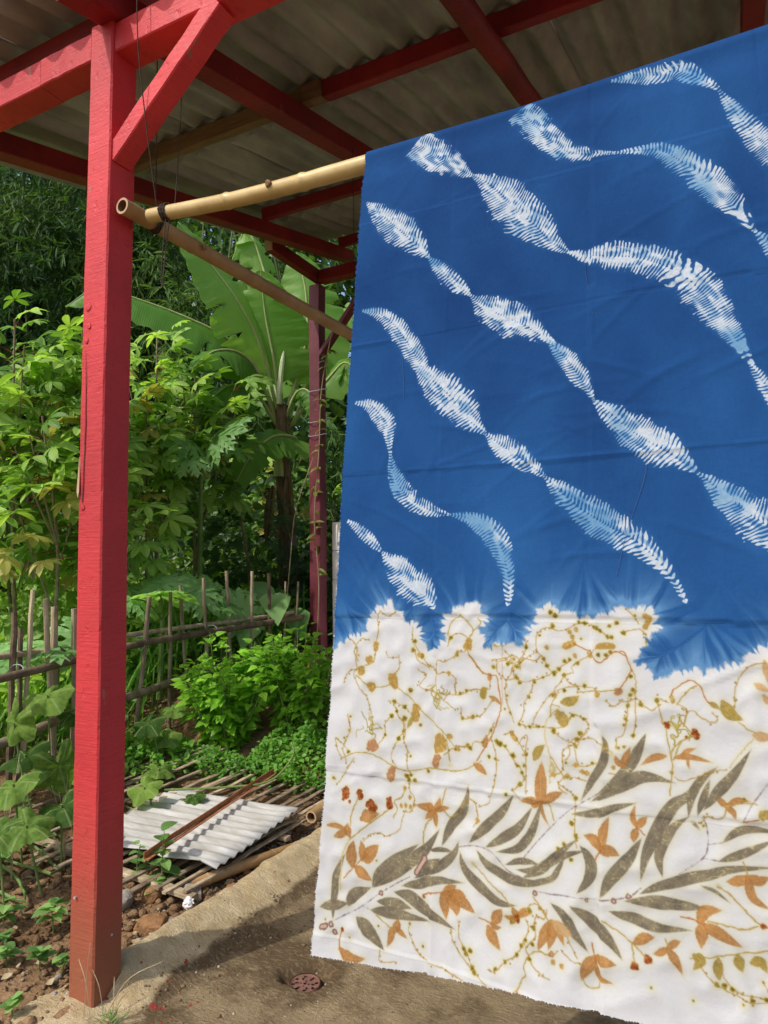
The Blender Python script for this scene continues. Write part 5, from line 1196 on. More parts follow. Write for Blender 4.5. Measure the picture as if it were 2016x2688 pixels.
# drain cover, pierced terracotta disc sunk in its hole
DZ = -.026
dr = thing('drain_cover', 'round pierced terracotta drain cover sunk in the floor', 'drain cover', (-1.53, 2.275, -.03))
mb = MB(); NR, NA = 8, 48; rad = np.linspace(.006, .056, NR+1); hole = lambda i, j: (i in (3, 4) and j % 8 in (1, 2)) or (i in (5, 6) and j % 6 in (3, 4)) or (i == 1 and j % 12 in (0, 1, 2))
for t_, zz in ((0, -.006+DZ), (1, -.014+DZ)):
    mb.add([(-1.53+r*math.cos(2*math.pi*j/NA), 2.275+r*math.sin(2*math.pi*j/NA), zz+(.004 if i == NR else 0)) for i, r in enumerate(rad) for j in range(NA)],
           [((i*NA+j), (i+1)*NA+j, (i+1)*NA+(j+1) % NA, i*NA+(j+1) % NA)[::1 if t_ == 0 else -1] for i in range(NR) for j in range(NA) if not hole(i, j)])
part('grate', mb, [M_TERRA], dr)
mb = MB(); mb.tube([(-1.53, 2.275, -.05), (-1.53, 2.275, -.004+DZ), (-1.53, 2.275, DZ)], [.062, .0615, .058], 48, cap=False); part('rim', mb, [M_TERRA], dr, smooth=True)
mb = MB(); mb.add([(-1.53+.06*math.cos(a), 2.275+.06*math.sin(a), -.0425) for a in np.linspace(0, 6.2832, 33)[:-1]], [tuple(range(32))]); part('hole_dark', mb, [mat('drain_black', (.008, .007, .006), bump=0)], dr)  # black disc painted in for the darkness inside the drain hole
# wire turns on the rear post
for z, lab in ((3.32, 'topmost'), (3.0, 'middle'), (2.86, 'lowest')):
    mb = MB(); mb.tube([(-3.80+.094*math.cos(a)*(1.0), 5.92+.094*math.sin(a), z+.03*math.sin(a)+.01*a/6) for a in np.linspace(0, 10, 40)], .004, 5)
    solo('wire_tie', mb, [M_WIRE], lab+' pale wire wound round the rear maroon post', 'wire', (-3.8, 5.92, z), 'wires on the rear post')

# ------------------------------------------------------------------ plants
L_CASS = leaf_mat('cassava_leaf', (.165, .33, .055), (.37, .53, .13), tr=.44, rough=.5, rand=.22, spec=.25)
L_CASSY = leaf_mat('cassava_yellow', (.44, .42, .10), (.55, .48, .14), tr=.4, rand=.2)
L_PET = mat('red_petiole', (.22, .05, .045), (.26, .09, .05), bump=0, obj_rand=.2)
L_STEM = mat('grey_stem', (.17, .13, .075), (.32, .27, .17), scale=14, bump=.4)
L_BAN = leaf_mat('banana_leaf', (.13, .30, .045), (.24, .42, .09), tr=.5, rough=.4, rand=.12, vein=40, spec=.3, scale=1.2)
L_MID = mat('banana_midrib', (.26, .33, .10), (.38, .43, .18), bump=0)
L_TRUNK = mat('banana_trunk', (.06, .04, .022), (.20, .14, .08), scale=9, stretch=(3, 3, .4), bump=.8)
L_SHRUB = leaf_mat('shrub_leaf', (.19, .42, .03), (.31, .56, .055), tr=.42, rough=.42, rand=.25)
L_COVER = leaf_mat('cover_leaf', (.12, .30, .04), (.22, .44, .065), tr=.4, rand=.2)
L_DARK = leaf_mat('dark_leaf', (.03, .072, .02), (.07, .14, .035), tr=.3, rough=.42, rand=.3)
L_MIDG = leaf_mat('thicket_leaf', (.12, .27, .04), (.33, .48, .09), tr=.42, rand=.3, scale=1.5)
L_BAMBL = leaf_mat('bamboo_leaf', (.045, .11, .026), (.17, .28, .065), tr=.35, rough=.5, rand=.2, scale=.8, spec=.15)
L_PAP = leaf_mat('papaya_leaf', (.20, .40, .12), (.34, .56, .22), tr=.4, rough=.45, rand=.15)
L_SQ = leaf_mat('squash_leaf', (.055, .125, .022), (.17, .27, .05), tr=.35, spec=.12, rough=.7, rand=.22, scale=26)
L_FERN = leaf_mat('feathery_leaf', (.03, .085, .022), (.07, .15, .04), tr=.3, rand=.25)
L_GREEN = mat('green_stem', (.10, .18, .04), (.20, .27, .08), bump=.1)
L_YEL = mat('yellow_petal', (.75, .42, .02), (.85, .55, .04), rough=.6, bump=0)
L_DRY = mat('dry_grass', (.30, .23, .12), (.48, .40, .24), bump=.1, obj_rand=.2)
L_DEAD = mat('dead_banana_leaf', (.10, .06, .03), (.28, .19, .10), scale=9, stretch=(3, 3, .5), bump=.6)
L_CULM = mat('green_culm', (.06, .085, .03), (.14, .16, .07), scale=3, bump=.1)

def basis(d, up):
    d = np.array(d, float); d /= np.linalg.norm(d); up = np.array(up, float); up = up-d*(up@d); up /= np.linalg.norm(up)+1e-9; return d, np.cross(up, d), up
def place(o, p, d, up, s=1.0):
    x, y, z = basis(d, up)
    o.location = p; o.rotation_mode = 'QUATERNION'; o.rotation_quaternion = Matrix((x, y, z)).transposed().to_quaternion(); o.scale = (s, s, s)
def blade(mb, base, d, up, L, W, n=6, droop=.3, fold=.25, prof=None, m=0, curl=0.0):
    """one lanceolate blade, folded along its midrib, arching over"""
    x, y, z = basis(d, up); V = []; base = np.array(base, float)
    for i in range(n+1):
        t = i/n; w = W*(prof(t) if prof else math.sin(math.pi*(.04+.96*t)**.9)**.8); w = max(w, .02*W) if i < n else 0
        c = base+x*(L*t*(1-.12*droop*t))-z*(droop*L*t*t)
        V += [c-y*w+z*(fold*w), c, c+y*w+z*(fold*w)]
    F = []
    for i in range(n): a = i*3; F += [(a, a+3, a+4, a+1), (a+1, a+4, a+5, a+2)]
    mb.add(V, F, m)
# --- cassava
def cassava_mesh(i):
    rr = random.Random(i); mb = MB(); pl = rr.uniform(.16, .26); arch = rr.uniform(-.05, .03)
    P = [(pl*t, 0, arch*math.sin(t*2.2)) for t in np.linspace(0, 1, 5)]; mb.tube(P, [.0035, .0028, .0026, .0025, .0025], 5, 1, cap=False); tip = np.array(P[-1])
    nl = rr.choice([5, 7, 7, 7]); L0 = rr.uniform(.14, .175)
    for k in range(nl):
        a = (k-(nl-1)/2)*(2.0*math.pi*.80/nl)+rr.uniform(-.06, .06); L = L0*(1-.26*abs(k-(nl-1)/2)/((nl-1)/2))*rr.uniform(.93, 1.05)
        blade(mb, tip, (math.cos(a), math.sin(a), rr.uniform(-.15, .1)), (0, 0, 1), L, L*.195, 6, droop=rr.uniform(.18, .50), fold=rr.uniform(.15, .4), prof=lambda t: (math.sin(math.pi*min(1, .06+.94*t**1.55))**.8))
    return mb
def weld(me, d=.005):
    bm = bmesh.new(); bm.from_mesh(me); bmesh.ops.remove_doubles(bm, verts=bm.verts, dist=d); bm.to_mesh(me); bm.free(); return me
CASS = [weld(cassava_mesh(i).mesh('cassava_leaf', [L_CASS, L_PET])) for i in range(6)]
CASSY = [weld(cassava_mesh(i+20).mesh('cassava_leaf_yellow', [L_CASSY, L_PET])) for i in range(2)]
def cassava(base, top, n, label, zmin, spread=1.0, seed=0, yellow=.05, lean=None):
    rr = random.Random(seed); o = thing('cassava_plant', label, 'cassava plant', base, 'cassava plants behind the fence'); base = np.array(base, float); top = np.array(top, float)
    mid = (base+top)/2+np.array((rr.uniform(-.12, .12), rr.uniform(-.12, .12), 0)); P = crom([base, mid, top], 46)
    r = np.linspace(.019, .007, 46); r = r*(1+.16*(np.arange(46) % 3 == 0)); mb = MB(); mb.tube(P, r, 7); part('stem', mb, [L_STEM], o)
    axes = [P[P[:, 2] > zmin]]
    for k in range(4):                                     # side shoots
        i = rr.randint(10, 30); a = rr.uniform(0, 6.3); h = (top[2]-P[i][2])*rr.uniform(.7, .95)
        Q = crom([P[i], P[i]+np.array((math.cos(a)*.18, math.sin(a)*.18, h*.4)), P[i]+np.array((math.cos(a)*.42*spread, math.sin(a)*.42*spread, h))], 20)
        mb = MB(); mb.tube(Q, np.linspace(.010, .005, 20), 6); part('shoot', mb, [L_STEM], o); axes.append(Q[8:])
    ga = rr.uniform(0, 6)
    for k in range(n):
        A = axes[0] if rr.random() < .45 else rr.choice(axes[1:]); t = rr.random()**.8; p = A[int(t*(len(A)-1))]; ga += 2.4
        el = -.30+.80*t+rr.uniform(-.25, .25); d = (math.cos(ga)*math.cos(el), math.sin(ga)*math.cos(el), math.sin(el))
        y_ = rr.random() < yellow*(1.8-1.6*t); me = rr.choice(CASSY if y_ else CASS)
        q = link('leaf', me, o); s_ = rr.uniform(1.05, 1.65)*(1.0-.12*t); place(q, tuple(p-base), d, (rr.uniform(.0, .6), rr.uniform(-.95, -.2), .85), s_)
    return o
CP = [((-5.42, 3.83, .70), (-5.27, 3.60, 3.60), 105, 'tall cassava plant left of the red post, its knobbly stem beside the pale stake', 1.7, 1.2, .05),
      ((-5.85, 4.15, .80), (-5.75, 4.02, 3.25), 80, 'cassava plant rising against the dark bamboo at the edge of view', 1.6, 1.2, .05),
      ((-5.30, 4.30, .83), (-5.10, 4.12, 3.66), 105, 'cassava plant with the highest pale leaves just left of the red post', 1.6, 1.2, .06),
      ((-4.98, 3.75, .72), (-4.92, 3.62, 2.75), 80, 'lower cassava plant with drooping yellow leaves over the left fence', 1.3, 1.0, .30),
      ((-5.9, 3.4, .75), (-5.8, 3.30, 3.2), 70, 'half hidden cassava plant at the outer left edge', 1.5, 1.2, .05),
      ((-4.75, 4.15, .75), (-4.72, 4.00, 2.55), 75, 'cassava plant directly behind the red post with crowded lower leaves', 1.3, 1.0, .12),
      ((-5.30, 5.28, .85), (-5.20, 5.10, 3.95), 105, 'cassava plant right of the red post, beside the long banana leaf', 2.0, 1.2, .05),
      ((-5.15, 5.62, .9), (-5.02, 5.46, 3.60), 95, 'cassava plant with layered leaves under the dark bamboo pole', 1.9, 1.2, .05),
      ((-5.10, 4.92, .85), (-5.02, 4.80, 3.25), 95, 'cassava plant with yellowing leaves just right of the red post', 1.7, 1.0, .16),
      ((-5.55, 7.6, 1.0), (-5.45, 7.45, 3.3), 60, 'pale cassava plant far back beside the banana trunk', 1.3, 1.2, .35),
      ((-4.6, 8.2, 1.0), (-4.5, 8.1, 2.7), 50, 'cassava plant behind the rear maroon post', 1.2, 1.0, .25)]
for i, (b_, t_, n_, lab, zm, spd, ye) in enumerate(CP): cassava((b_[0], b_[1], tz(b_[0], b_[1])-.03), t_, n_, lab, zm, spd, i+3, ye)
# withered hanging leaves
dl = thing('withered_leaf', 'bunch of withered tan leaves hanging from the knobbly cassava stem', 'dry leaves', (-5.0, 3.62, 1.65))
for k in range(9):
    mb = MB(); blade(mb, (-5.0+random.uniform(-.02, .02), 3.62+random.uniform(-.02, .02), 1.66), (random.uniform(-.3, .3), random.uniform(-.3, .3), -1), (1, 0, 0), random.uniform(.16, .24), .018, 6, .1, .6); part('blade', mb, [L_DRY], dl)
# --- banana
ban = thing('banana_plant', 'big banana plant with broad torn leaves behind the fence', 'banana plant', (-4.88, 6.9, .9))
mb = MB(); TP = crom([(-4.87, 6.92, .8), (-4.85, 6.88, 1.9), (-4.82, 6.75, 2.8), (-4.80, 6.70, 3.45)], 40); mb.tube(TP, np.linspace(.125, .075, 40), 14, jit=.16); part('trunk', mb, [L_TRUNK], ban)
mb = MB(); mb.tube(crom([(-4.83, 6.68, 2.6), (-4.82, 6.68, 3.1), (-4.81, 6.68, 3.6)], 14), np.linspace(.062, .030, 14), 10, jit=.08); part('pseudostem', mb, [L_MID], ban)
mb = MB(); mb.tube(crom([(-4.79, 6.62, 3.45), (-4.75, 6.6, 3.75), (-4.70, 6.6, 4.08)], 14), [.03, .032, .033, .034, .034, .033, .032, .032, .03, .03, .028, .024, .018, .008], 8, jit=.05); part('rolled_leaf', mb, [mat('pale_leaf_spear', (.45, .55, .28), (.62, .68, .42), bump=.1)], ban)
def banana_leaf(pts, W, normal, pet=.16, fold=.22, tears=5, seed=0, root=ban):
    rr = random.Random(seed); N = 44; P = crom(pts, N); T = np.gradient(P, axis=0); T /= np.linalg.norm(T, axis=1)[:, None]; nh = np.array(normal, float)
    tj = {rr.randint(12, N-6)*2+rr.randint(0, 1): rr.uniform(.35, .7) for _ in range(tears)}
    V = []; uv = []; K = 4
    for i in range(N):
        t = i/(N-1); s_ = (t-pet)/(1-pet)
        w = 0.0 if s_ <= 0 else W*min(1, s_/.10)**.7*(max(0, 1-max(0, s_-.35)/.65)**.55)
        w = max(w, .004); nn = nh-T[i]*(nh@T[i]); nn /= np.linalg.norm(nn)+1e-9; sd = np.cross(T[i], nn)
        for j in range(-K, K+1):
            u = j/K; ww = w*(tj.get(i*2+(j > 0), 1.0) if abs(u) > .5 else 1.0); rip = .016*math.sin(i*1.9+j)*abs(u)*(s_ > 0)+.03*abs(u)*(vn(i*.35, (j > 0)*5., seed)-.5)
            V.append(P[i]+sd*(u*ww*math.cos(fold*1.4))-nn*(abs(u)**1.25*ww*math.sin(fold*2.2))+nn*rip); uv.append((t*1.0, .5+u*.5))
    M_ = 2*K+1; i0 = int(pet*N)-1; V = V[i0*M_:]; uv = uv[i0*M_:]; F = [(i*M_+j, (i+1)*M_+j, (i+1)*M_+j+1, i*M_+j+1) for i in range(N-1-i0) for j in range(M_-1)]
    base = np.array(root.location); me = fast_mesh('banana_leaf', np.array(V)-base, np.array(F), [L_BAN], True)
    ul = me.uv_layers.new(name='UVMap'); li = np.empty(len(me.loops), np.int32); me.loops.foreach_get('vertex_index', li); ul.data.foreach_set('uv', np.array(uv, np.float32)[li].ravel())
    o = link('leaf', me, root)
    mb = MB(); mb.tube(P, np.linspace(.024, .004, N), 7); q = link('midrib', mb.mesh('midrib', [L_MID], True, base), o); return o
VC = np.array((.42, -.86, .25))
banana_leaf([(-4.84, 6.70, 3.30), (-4.88, 6.41, 4.05), (-4.97, 6.14, 4.51), (-5.13, 5.82, 4.91), (-5.31, 5.49, 5.3)], .46, (.75, -.45, .5), .16, .14, 3, 1)
banana_leaf([(-4.82, 6.70, 3.30), (-4.80, 6.54, 3.95), (-4.82, 6.40, 4.46), (-4.80, 6.28, 4.95)], .52, VC, .20, .10, 5, 2)
banana_leaf([(-4.78, 6.71, 3.30), (-4.58, 6.86, 4.15), (-4.60, 6.92, 4.83), (-4.72, 6.90, 5.40)], .52, VC, .16, .14, 4, 3)
banana_leaf([(-4.86, 6.80, 3.30), (-5.02, 6.85, 4.55), (-5.17, 6.78, 5.33), (-5.33, 6.68, 5.72), (-5.50, 6.62, 5.35)], .24, (.3, -.5, .8), .3, .32, 4, 4)
banana_leaf([(-4.86, 6.68, 3.25), (-4.92, 6.41, 3.80), (-5.12, 6.08, 4.14), (-5.40, 5.71, 4.32), (-5.71, 5.33, 4.45), (-5.98, 5.02, 4.52), (-6.2, 4.80, 4.28)], .40, (.35, -.45, .80), .14, .26, 6, 5)
banana_leaf([(-4.86, 6.69, 3.20), (-4.91, 6.40, 3.50), (-4.99, 6.09, 3.59), (-5.08, 5.81, 3.40), (-5.10, 5.59, 3.05)], .36, (.4, -.4, .8), .2, .26, 5, 6)
banana_leaf([(-4.80, 6.73, 2.95), (-4.55, 6.62, 3.02), (-4.66, 6.33, 3.00), (-4.78, 6.03, 2.70), (-4.88, 5.76, 2.15)], .28, (.55, -.45, .65), .12, .2, 5, 7)
banana_leaf([(-4.80, 6.71, 3.20), (-4.60, 6.70, 3.57), (-4.40, 6.69, 3.55), (-4.24, 6.66, 3.15)], .22, (.2, -.6, .8), .25, .3, 5, 8)
banana_leaf([(-4.78, 6.8, 3.2), (-4.33, 6.95, 3.75), (-4.05, 7.0, 3.92), (-3.80, 7.05, 3.30)], .30, (.2, -.75, .6), .22, .2, 4, 9)
banana_leaf([(-4.86, 6.68, 3.22), (-4.88, 6.36, 3.75), (-4.92, 6.07, 3.93), (-4.98, 5.72, 3.87), (-5.04, 5.42, 3.60)], .36, (.5, -.45, .7), .18, .26, 5, 10)
banana_leaf([(-4.82, 6.95, 3.25), (-4.75, 7.4, 4.2), (-4.5, 7.8, 4.9), (-4.2, 8.1, 5.1)], .32, (.3, -.8, .5), .18, .15, 4, 11)
banana_leaf([(-4.90, 6.95, 3.2), (-5.3, 7.2, 4.0), (-5.8, 7.4, 4.5), (-6.3, 7.5, 4.3)], .32, (.2, -.6, .8), .18, .25, 5, 12)
for (x, y, z, dx, dy, ln) in ((-4.74, 6.72, 2.6, .12, -.05, .8), (-4.93, 6.70, 2.5, -.10, -.05, .7)):
    mb = MB(); blade(mb, (x, y, z), (dx, dy, -1), (.4, -.8, .2), ln, .06, 9, -.05, .9); part('dead_leaf', mb, [L_DEAD], ban)
ban2 = thing('banana_plant', 'smaller banana plant showing between the rear post and the cloth', 'banana plant', (-3.3, 8.2, .9))
mb = MB(); mb.tube(crom([(-3.3, 8.2, .3), (-3.32, 8.15, 1.6), (-3.3, 8.1, 2.7)], 20), np.linspace(.09, .05, 20), 10, jit=.15); part('trunk', mb, [L_TRUNK], ban2)
banana_leaf([(-3.3, 8.1, 2.6), (-3.35, 7.85, 3.2), (-3.5, 7.5, 3.4), (-3.6, 7.2, 2.9)], .26, (.2, -.7, .7), .15, .2, 4, 21, ban2)
banana_leaf([(-3.3, 8.1, 2.6), (-3.5, 8.1, 3.6), (-3.7, 8.0, 4.3), (-3.95, 7.9, 4.7)], .26, (.3, -.85, .4), .15, .15, 4, 22, ban2)
banana_leaf([(-3.3, 8.1, 2.6), (-3.2, 8.0, 3.4), (-3.1, 7.9, 4.0), (-3.2, 7.8, 4.5)], .26, (.3, -.85, .4), .15, .15, 4, 23, ban2)
# --- papaya
def papaya_mesh(i):
    rr = random.Random(i+50); mb = MB(); nl = 9
    for k in range(nl):
        a = (k-(nl-1)/2)*.66+rr.uniform(-.05, .05); L = .24*(1-.045*abs(k-4))*rr.uniform(.9, 1.08); d = (math.cos(a), math.sin(a), 0); y = (-math.sin(a), math.cos(a), 0)
        blade(mb, (0, 0, 0), d, (0, 0, 1), L, L*.13, 6, .25, .2, prof=lambda t: .55+.6*math.sin(math.pi*t) if t < 1 else 0)
        for sgn in (-1, 1):
            for f in (.45, .68):
                p = np.array(d)*L*f+np.array((0, 0, -.25*L*f*f)); dd = np.array(d)*.75+np.array(y)*sgn*.75; blade(mb, p, dd, (0, 0, 1), L*.34*(1.25-f*.5), L*.06, 3, .3, .2)
    return mb
PAP = [weld(papaya_mesh(i).mesh('papaya_leaf', [L_PAP]), .012) for i in range(3)]
def papaya(base, leaves, label, s0=1.0, h=None):
    o = thing('papaya_plant', label, 'papaya plant', base, 'papaya plants'); top = np.array(base)+np.array((.02, 0, h)); mb = MB(); mb.tube(crom([base, top], 12), np.linspace(.028, .018, 12), 8); part('stem', mb, [L_GREEN], o)
    for i, (p, up, s) in enumerate(leaves):
        p = np.array(p); mb = MB(); mb.tube(crom([top, (top+p)/2+(0, 0, .06), p], 14), .006, 6); part('petiole', mb, [L_GREEN], o)
        d = p-top; d[2] -= .15; q = link('leaf', PAP[i % 3], o); place(q, tuple(p-np.array(base)), d, up, s*s0*1.3)
papaya((-4.75, 5.25, .85), [((-4.47, 5.20, 2.80), (.6, -.7, .55), 1.25), ((-4.72, 5.05, 2.74), (.5, -.75, .5), 1.1), ((-4.95, 5.35, 2.75), (.1, -.4, .9), 1.0), ((-4.6, 5.5, 2.75), (.3, -.3, .9), 1.0), ((-4.62, 4.95, 2.55), (.5, -.8, .4), .9)], 'taller papaya plant with deeply cut leaves below the banana', 1, 1.75)
papaya((-4.15, 4.15, .5), [((-4.03, 4.02, 1.32), (.5, -.7, .6), 1.1), ((-4.08, 3.76, 1.30), (.4, -.6, .7), .95), ((-4.05, 4.45, 1.34), (.6, -.6, .6), 1.05), ((-4.3, 4.3, 1.4), (0, -.4, .9), .9)], 'young papaya plant close behind the fence right of the red post', 1, .62)
papaya((-4.2, 4.95, .6), [((-4.06, 4.72, 1.24), (.5, -.7, .6), 1.0), ((-4.08, 5.05, 1.15), (.6, -.6, .6), 1.0), ((-4.3, 5.2, 1.3), (.2, -.5, .9), .9)], 'young papaya plant close behind the fence nearer the rear post', 1, .5)
papaya((-4.15, 3.2, .42), [((-4.03, 3.05, 1.05), (.55, -.7, .5), .95), ((-4.05, 3.32, 1.06), (.5, -.6, .6), .95), ((-4.2, 2.95, 1.0), (.3, -.5, .8), .9)], 'young papaya plant behind the left part of the fence', 1, .5)
# --- feathery dark tree
def frond_mesh(i):
    rr = random.Random(i+80); mb = MB(); L = .38; mb.tube([(L*t, 0, -.10*t*t) for t in np.linspace(0, 1, 6)], .003, 4, 0, cap=False)
    for k in range(9):
        t = .18+.8*k/8; c = np.array((L*t, 0, -.10*t*t))
        for sg in (-1, 1):
            pl = .16*math.sin(math.pi*(.2+.72*t)); d = np.array((.45, sg*.9, -.2+rr.uniform(-.1, .1))); d /= np.linalg.norm(d)
            for m_ in range(8):
                q = c+d*pl*(.12+.88*m_/7)
                for s2 in (-1, 1): e = np.array((d[1]*s2*.9+d[0]*.3, -d[0]*s2*.9+d[1]*.3, -.1)); blade(mb, q, e, (0, 0, 1), .030, .006, 1, 0, 0, prof=lambda t_: 1-t_*.2)
    return mb
FR = [frond_mesh(i).mesh('frond', [L_FERN]) for i in range(3)]
ft = thing('feathery_tree', 'low dark tree with feathery fronds in the shade under the banana', 'tree', (-4.85, 6.15, .95)); mb = MB()
mb.tube(crom([(-4.85, 6.15, .7), (-4.8, 6.1, 1.4), (-4.85, 6.0, 2.1)], 12), np.linspace(.03, .014, 12), 7); part('trunk', mb, [L_STEM], ft)
for k in range(46):
    c = np.array((-4.78, 6.05, 1.75)); a = random.uniform(0, 6.3); rr_ = random.uniform(.05, .45); p = c+np.array((math.cos(a)*rr_, math.sin(a)*rr_*.7, random.uniform(-.35, .5)))
    q = link('frond', random.choice(FR), ft); place(q, tuple(p-np.array(ft.location)), (math.cos(a), math.sin(a)-.4, random.uniform(-.5, .25)), (.25, -.35, 1), random.uniform(.8, 1.25))

# --- leafy masses made in one go: leaves with four corners and a fold
def leaf_cloud(name, P, D, U, L, W, m, parent=None, off=(0, 0, 0), kind='stuff', droop=.25, fold=.3, shape='oval'):
    n_ = len(P); D = D/np.linalg.norm(D, axis=1)[:, None]; U = U-D*np.sum(U*D, 1)[:, None]; U /= np.linalg.norm(U, axis=1)[:, None]+1e-9; Sd = np.cross(U, D)
    L = np.asarray(L)[:, None]; W = np.asarray(W)[:, None]
    if shape == 'slim':
        V = np.stack([P, P+D*L*.38-Sd*W+U*W*fold-U*L*droop*.14, P+D*L-U*L*droop, P+D*L*.38+Sd*W+U*W*fold-U*L*droop*.14], 1).reshape(-1, 3)
        F = ((np.arange(n_)*4)[:, None, None]+np.array([[0, 1, 2], [0, 2, 3]])[None]).reshape(-1, 3)
        return link(name, fast_mesh(name, V-np.array(off), F, [m]), parent, kind=kind)
    ts = (0, .35, .72, 1.0) if shape == 'oval' else (0, .25, .65, 1.0); ws = (.12, 1.0, .68, .02) if shape == 'oval' else (.25, 1.0, .8, .03)
    if shape == 'heart': ws = (.75, 1.0, .55, .02); ts = (0, .25, .65, 1.0)
    V = []
    for t, w in zip(ts, ws):
        c = P+D*L*t-U*L*droop*t*t; V += [c-Sd*W*w+U*W*w*fold, c, c+Sd*W*w+U*W*w*fold]
    V = np.stack(V, 1).reshape(-1, 3); q = []
    for i in range(3): a = i*3; q += [(a, a+3, a+4, a+1), (a+1, a+4, a+5, a+2)]
    F = (np.arange(n_)*12)[:, None, None]+np.array(q)[None]; me = fast_mesh(name, V-np.array(off), F.reshape(-1, 4), [m])
    return link(name, me, parent, kind=kind)
def rdir(n_, up=.3, sp=1.0): d = rng.normal(size=(n_, 3))*sp; d[:, 2] += up; return d
# bamboo groves
def grove(name_label, cx, cy, rx, ry, z0, z1, n_, culms, seed, dens=1.0):
    zb = float(terrain(np.array(cx), np.array(cy))); o = thing('bamboo_clump', name_label, 'bamboo', (cx, cy, zb), 'dark bamboo behind the garden'); rr = np.random.default_rng(seed)
    for k in range(culms):
        a = rr.uniform(0, 6.3); q = rr.uniform(.2, .8); b0 = np.array((cx+math.cos(a)*rx*.35, cy+math.sin(a)*ry*.35, zb-.1)); e = np.array((cx+math.cos(a)*rx*1.0, cy+math.sin(a)*ry*1.0, z1+rr.uniform(-.5, 1.0)))
        mb = MB(); mb.tube(crom([b0, b0*.6+e*.4+(0, 0, 1.6), e], 22), np.linspace(.045, .012, 22), 7); part('culm', mb, [L_CULM], o)
    ns = n_//8; u = rr.normal(size=(ns, 3)); u /= np.linalg.norm(u, axis=1)[:, None]; rad = rr.uniform(.45, 1.0, (ns, 1))**.5
    Cc = u*rad*np.array((rx, ry, (z1-z0)/2))+np.array((cx, cy, (z0+z1)/2)); Cc += (fbm(Cc[:, 0]*.9, Cc[:, 2]*.9, 2, seed)[:, None]-.45)*.9
    keep = fbm(Cc[:, 0]*.8+Cc[:, 1]*.5, Cc[:, 2]*.8, 2, seed+5) > .36; Cc = Cc[keep]; ns = len(Cc)
    ax = rr.normal(size=(ns, 3))*.55+np.array((.35, -.55, -.75)); ax /= np.linalg.norm(ax, axis=1)[:, None]; k = 8
    P = (Cc[:, None]+ax[:, None]*rr.uniform(0, .34, (ns, k, 1))).reshape(-1, 3); D = (ax[:, None]*.7+rr.normal(size=(ns, k, 3))*.42+np.array((0, -.1, -.35))).reshape(-1, 3)
    L = rr.uniform(.17, .32, ns*k); leaf_cloud('foliage', P, D, rr.normal(size=(ns*k, 3))*.6+np.array((.2, -.5, .7)), L, L*.066, L_BAMBL, o, (cx, cy, zb), droop=.12, fold=.35, shape='slim')
grove('tall dark bamboo clump filling the corner under the roof edge', -11.5, 8.6, 3.2, 2.2, 1.6, 10.0, 60000, 12, 1)
grove('dark bamboo clump directly behind the red post', -9.1, 9.6, 2.4, 1.8, 1.6, 9.2, 44000, 9, 2)
grove('bamboo clump behind the banana crown', -6.6, 11.4, 2.8, 1.8, 1.6, 9.0, 32000, 8, 3)
grove('bamboo clump at the outer left beyond the cassava', -12.2, 5.2, 2.4, 2.0, 1.4, 9.4, 26000, 8, 4)
grove('bamboo clump seen past the cloth edge', -3.6, 12.6, 2.2, 1.6, 1.4, 8.2, 20000, 7, 5)
# far trees close the view
n_ = 90000; P = np.stack([rng.uniform(-28, 6, n_), rng.normal(17.5, 1.6, n_), rng.uniform(.5, 19, n_)], 1); hgt = 15.5+1.6*np.sin(P[:, 0]*.7)+1.2*np.sin(P[:, 0]*1.9+1); P = P[P[:, 2] < hgt]; n_ = len(P); L = rng.uniform(.25, .5, n_)
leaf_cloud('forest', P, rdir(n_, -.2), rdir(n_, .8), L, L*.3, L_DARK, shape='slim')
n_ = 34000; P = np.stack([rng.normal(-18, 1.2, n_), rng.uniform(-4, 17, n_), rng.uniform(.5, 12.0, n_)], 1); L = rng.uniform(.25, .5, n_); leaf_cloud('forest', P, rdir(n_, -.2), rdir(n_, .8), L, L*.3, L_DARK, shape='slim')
# undergrowth behind the fence
def under(n_, x0, x1, y0, y1, h0, h1, l0, l1, m, seed, wr=.34, up=.35):
    r = np.random.default_rng(seed); x = r.uniform(x0, x1, n_); y = r.uniform(y0, y1, n_); hm = h0+(h1-h0)*fbm(x*.9, y*.9, 3, seed); z = terrain(x, y)+hm*r.uniform(0, 1, n_)**.75
    L = r.uniform(l0, l1, n_); D = r.normal(size=(n_, 3)); D[:, 2] += up-.3; U = r.normal(size=(n_, 3))*.6+np.array((.2, -.5, 1))
    leaf_cloud('undergrowth', np.stack([x, y, z], 1), D, U, L, L*wr, m, droop=.3)
under(9000, -10, -5.2, 2.0, 9.0, .5, 2.6, .06, .15, L_MIDG, 3)
under(7000, -5.8, -4.3, 1.6, 9.0, .1, 1.05, .05, .13, L_MIDG, 4)
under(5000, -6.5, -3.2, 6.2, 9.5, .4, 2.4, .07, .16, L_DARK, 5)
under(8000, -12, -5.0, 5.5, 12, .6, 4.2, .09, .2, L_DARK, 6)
under(4200, -5.6, -4.1, 1.2, 6.0, .05, .60, .03, .07, L_COVER, 7)
r = np.random.default_rng(8); n_ = 3800; x = r.uniform(-7, -4.1, n_); y = r.uniform(1.5, 8.5, n_); D = r.normal(size=(n_, 3))*.35+np.array((0, 0, 1)); L = r.uniform(.25, .7, n_)
leaf_cloud('grass', np.stack([x, y, terrain(x, y)], 1), D, r.normal(size=(n_, 3))+np.array((0, -1, 0)), L, L*.018, L_COVER, droop=.25, fold=.2)
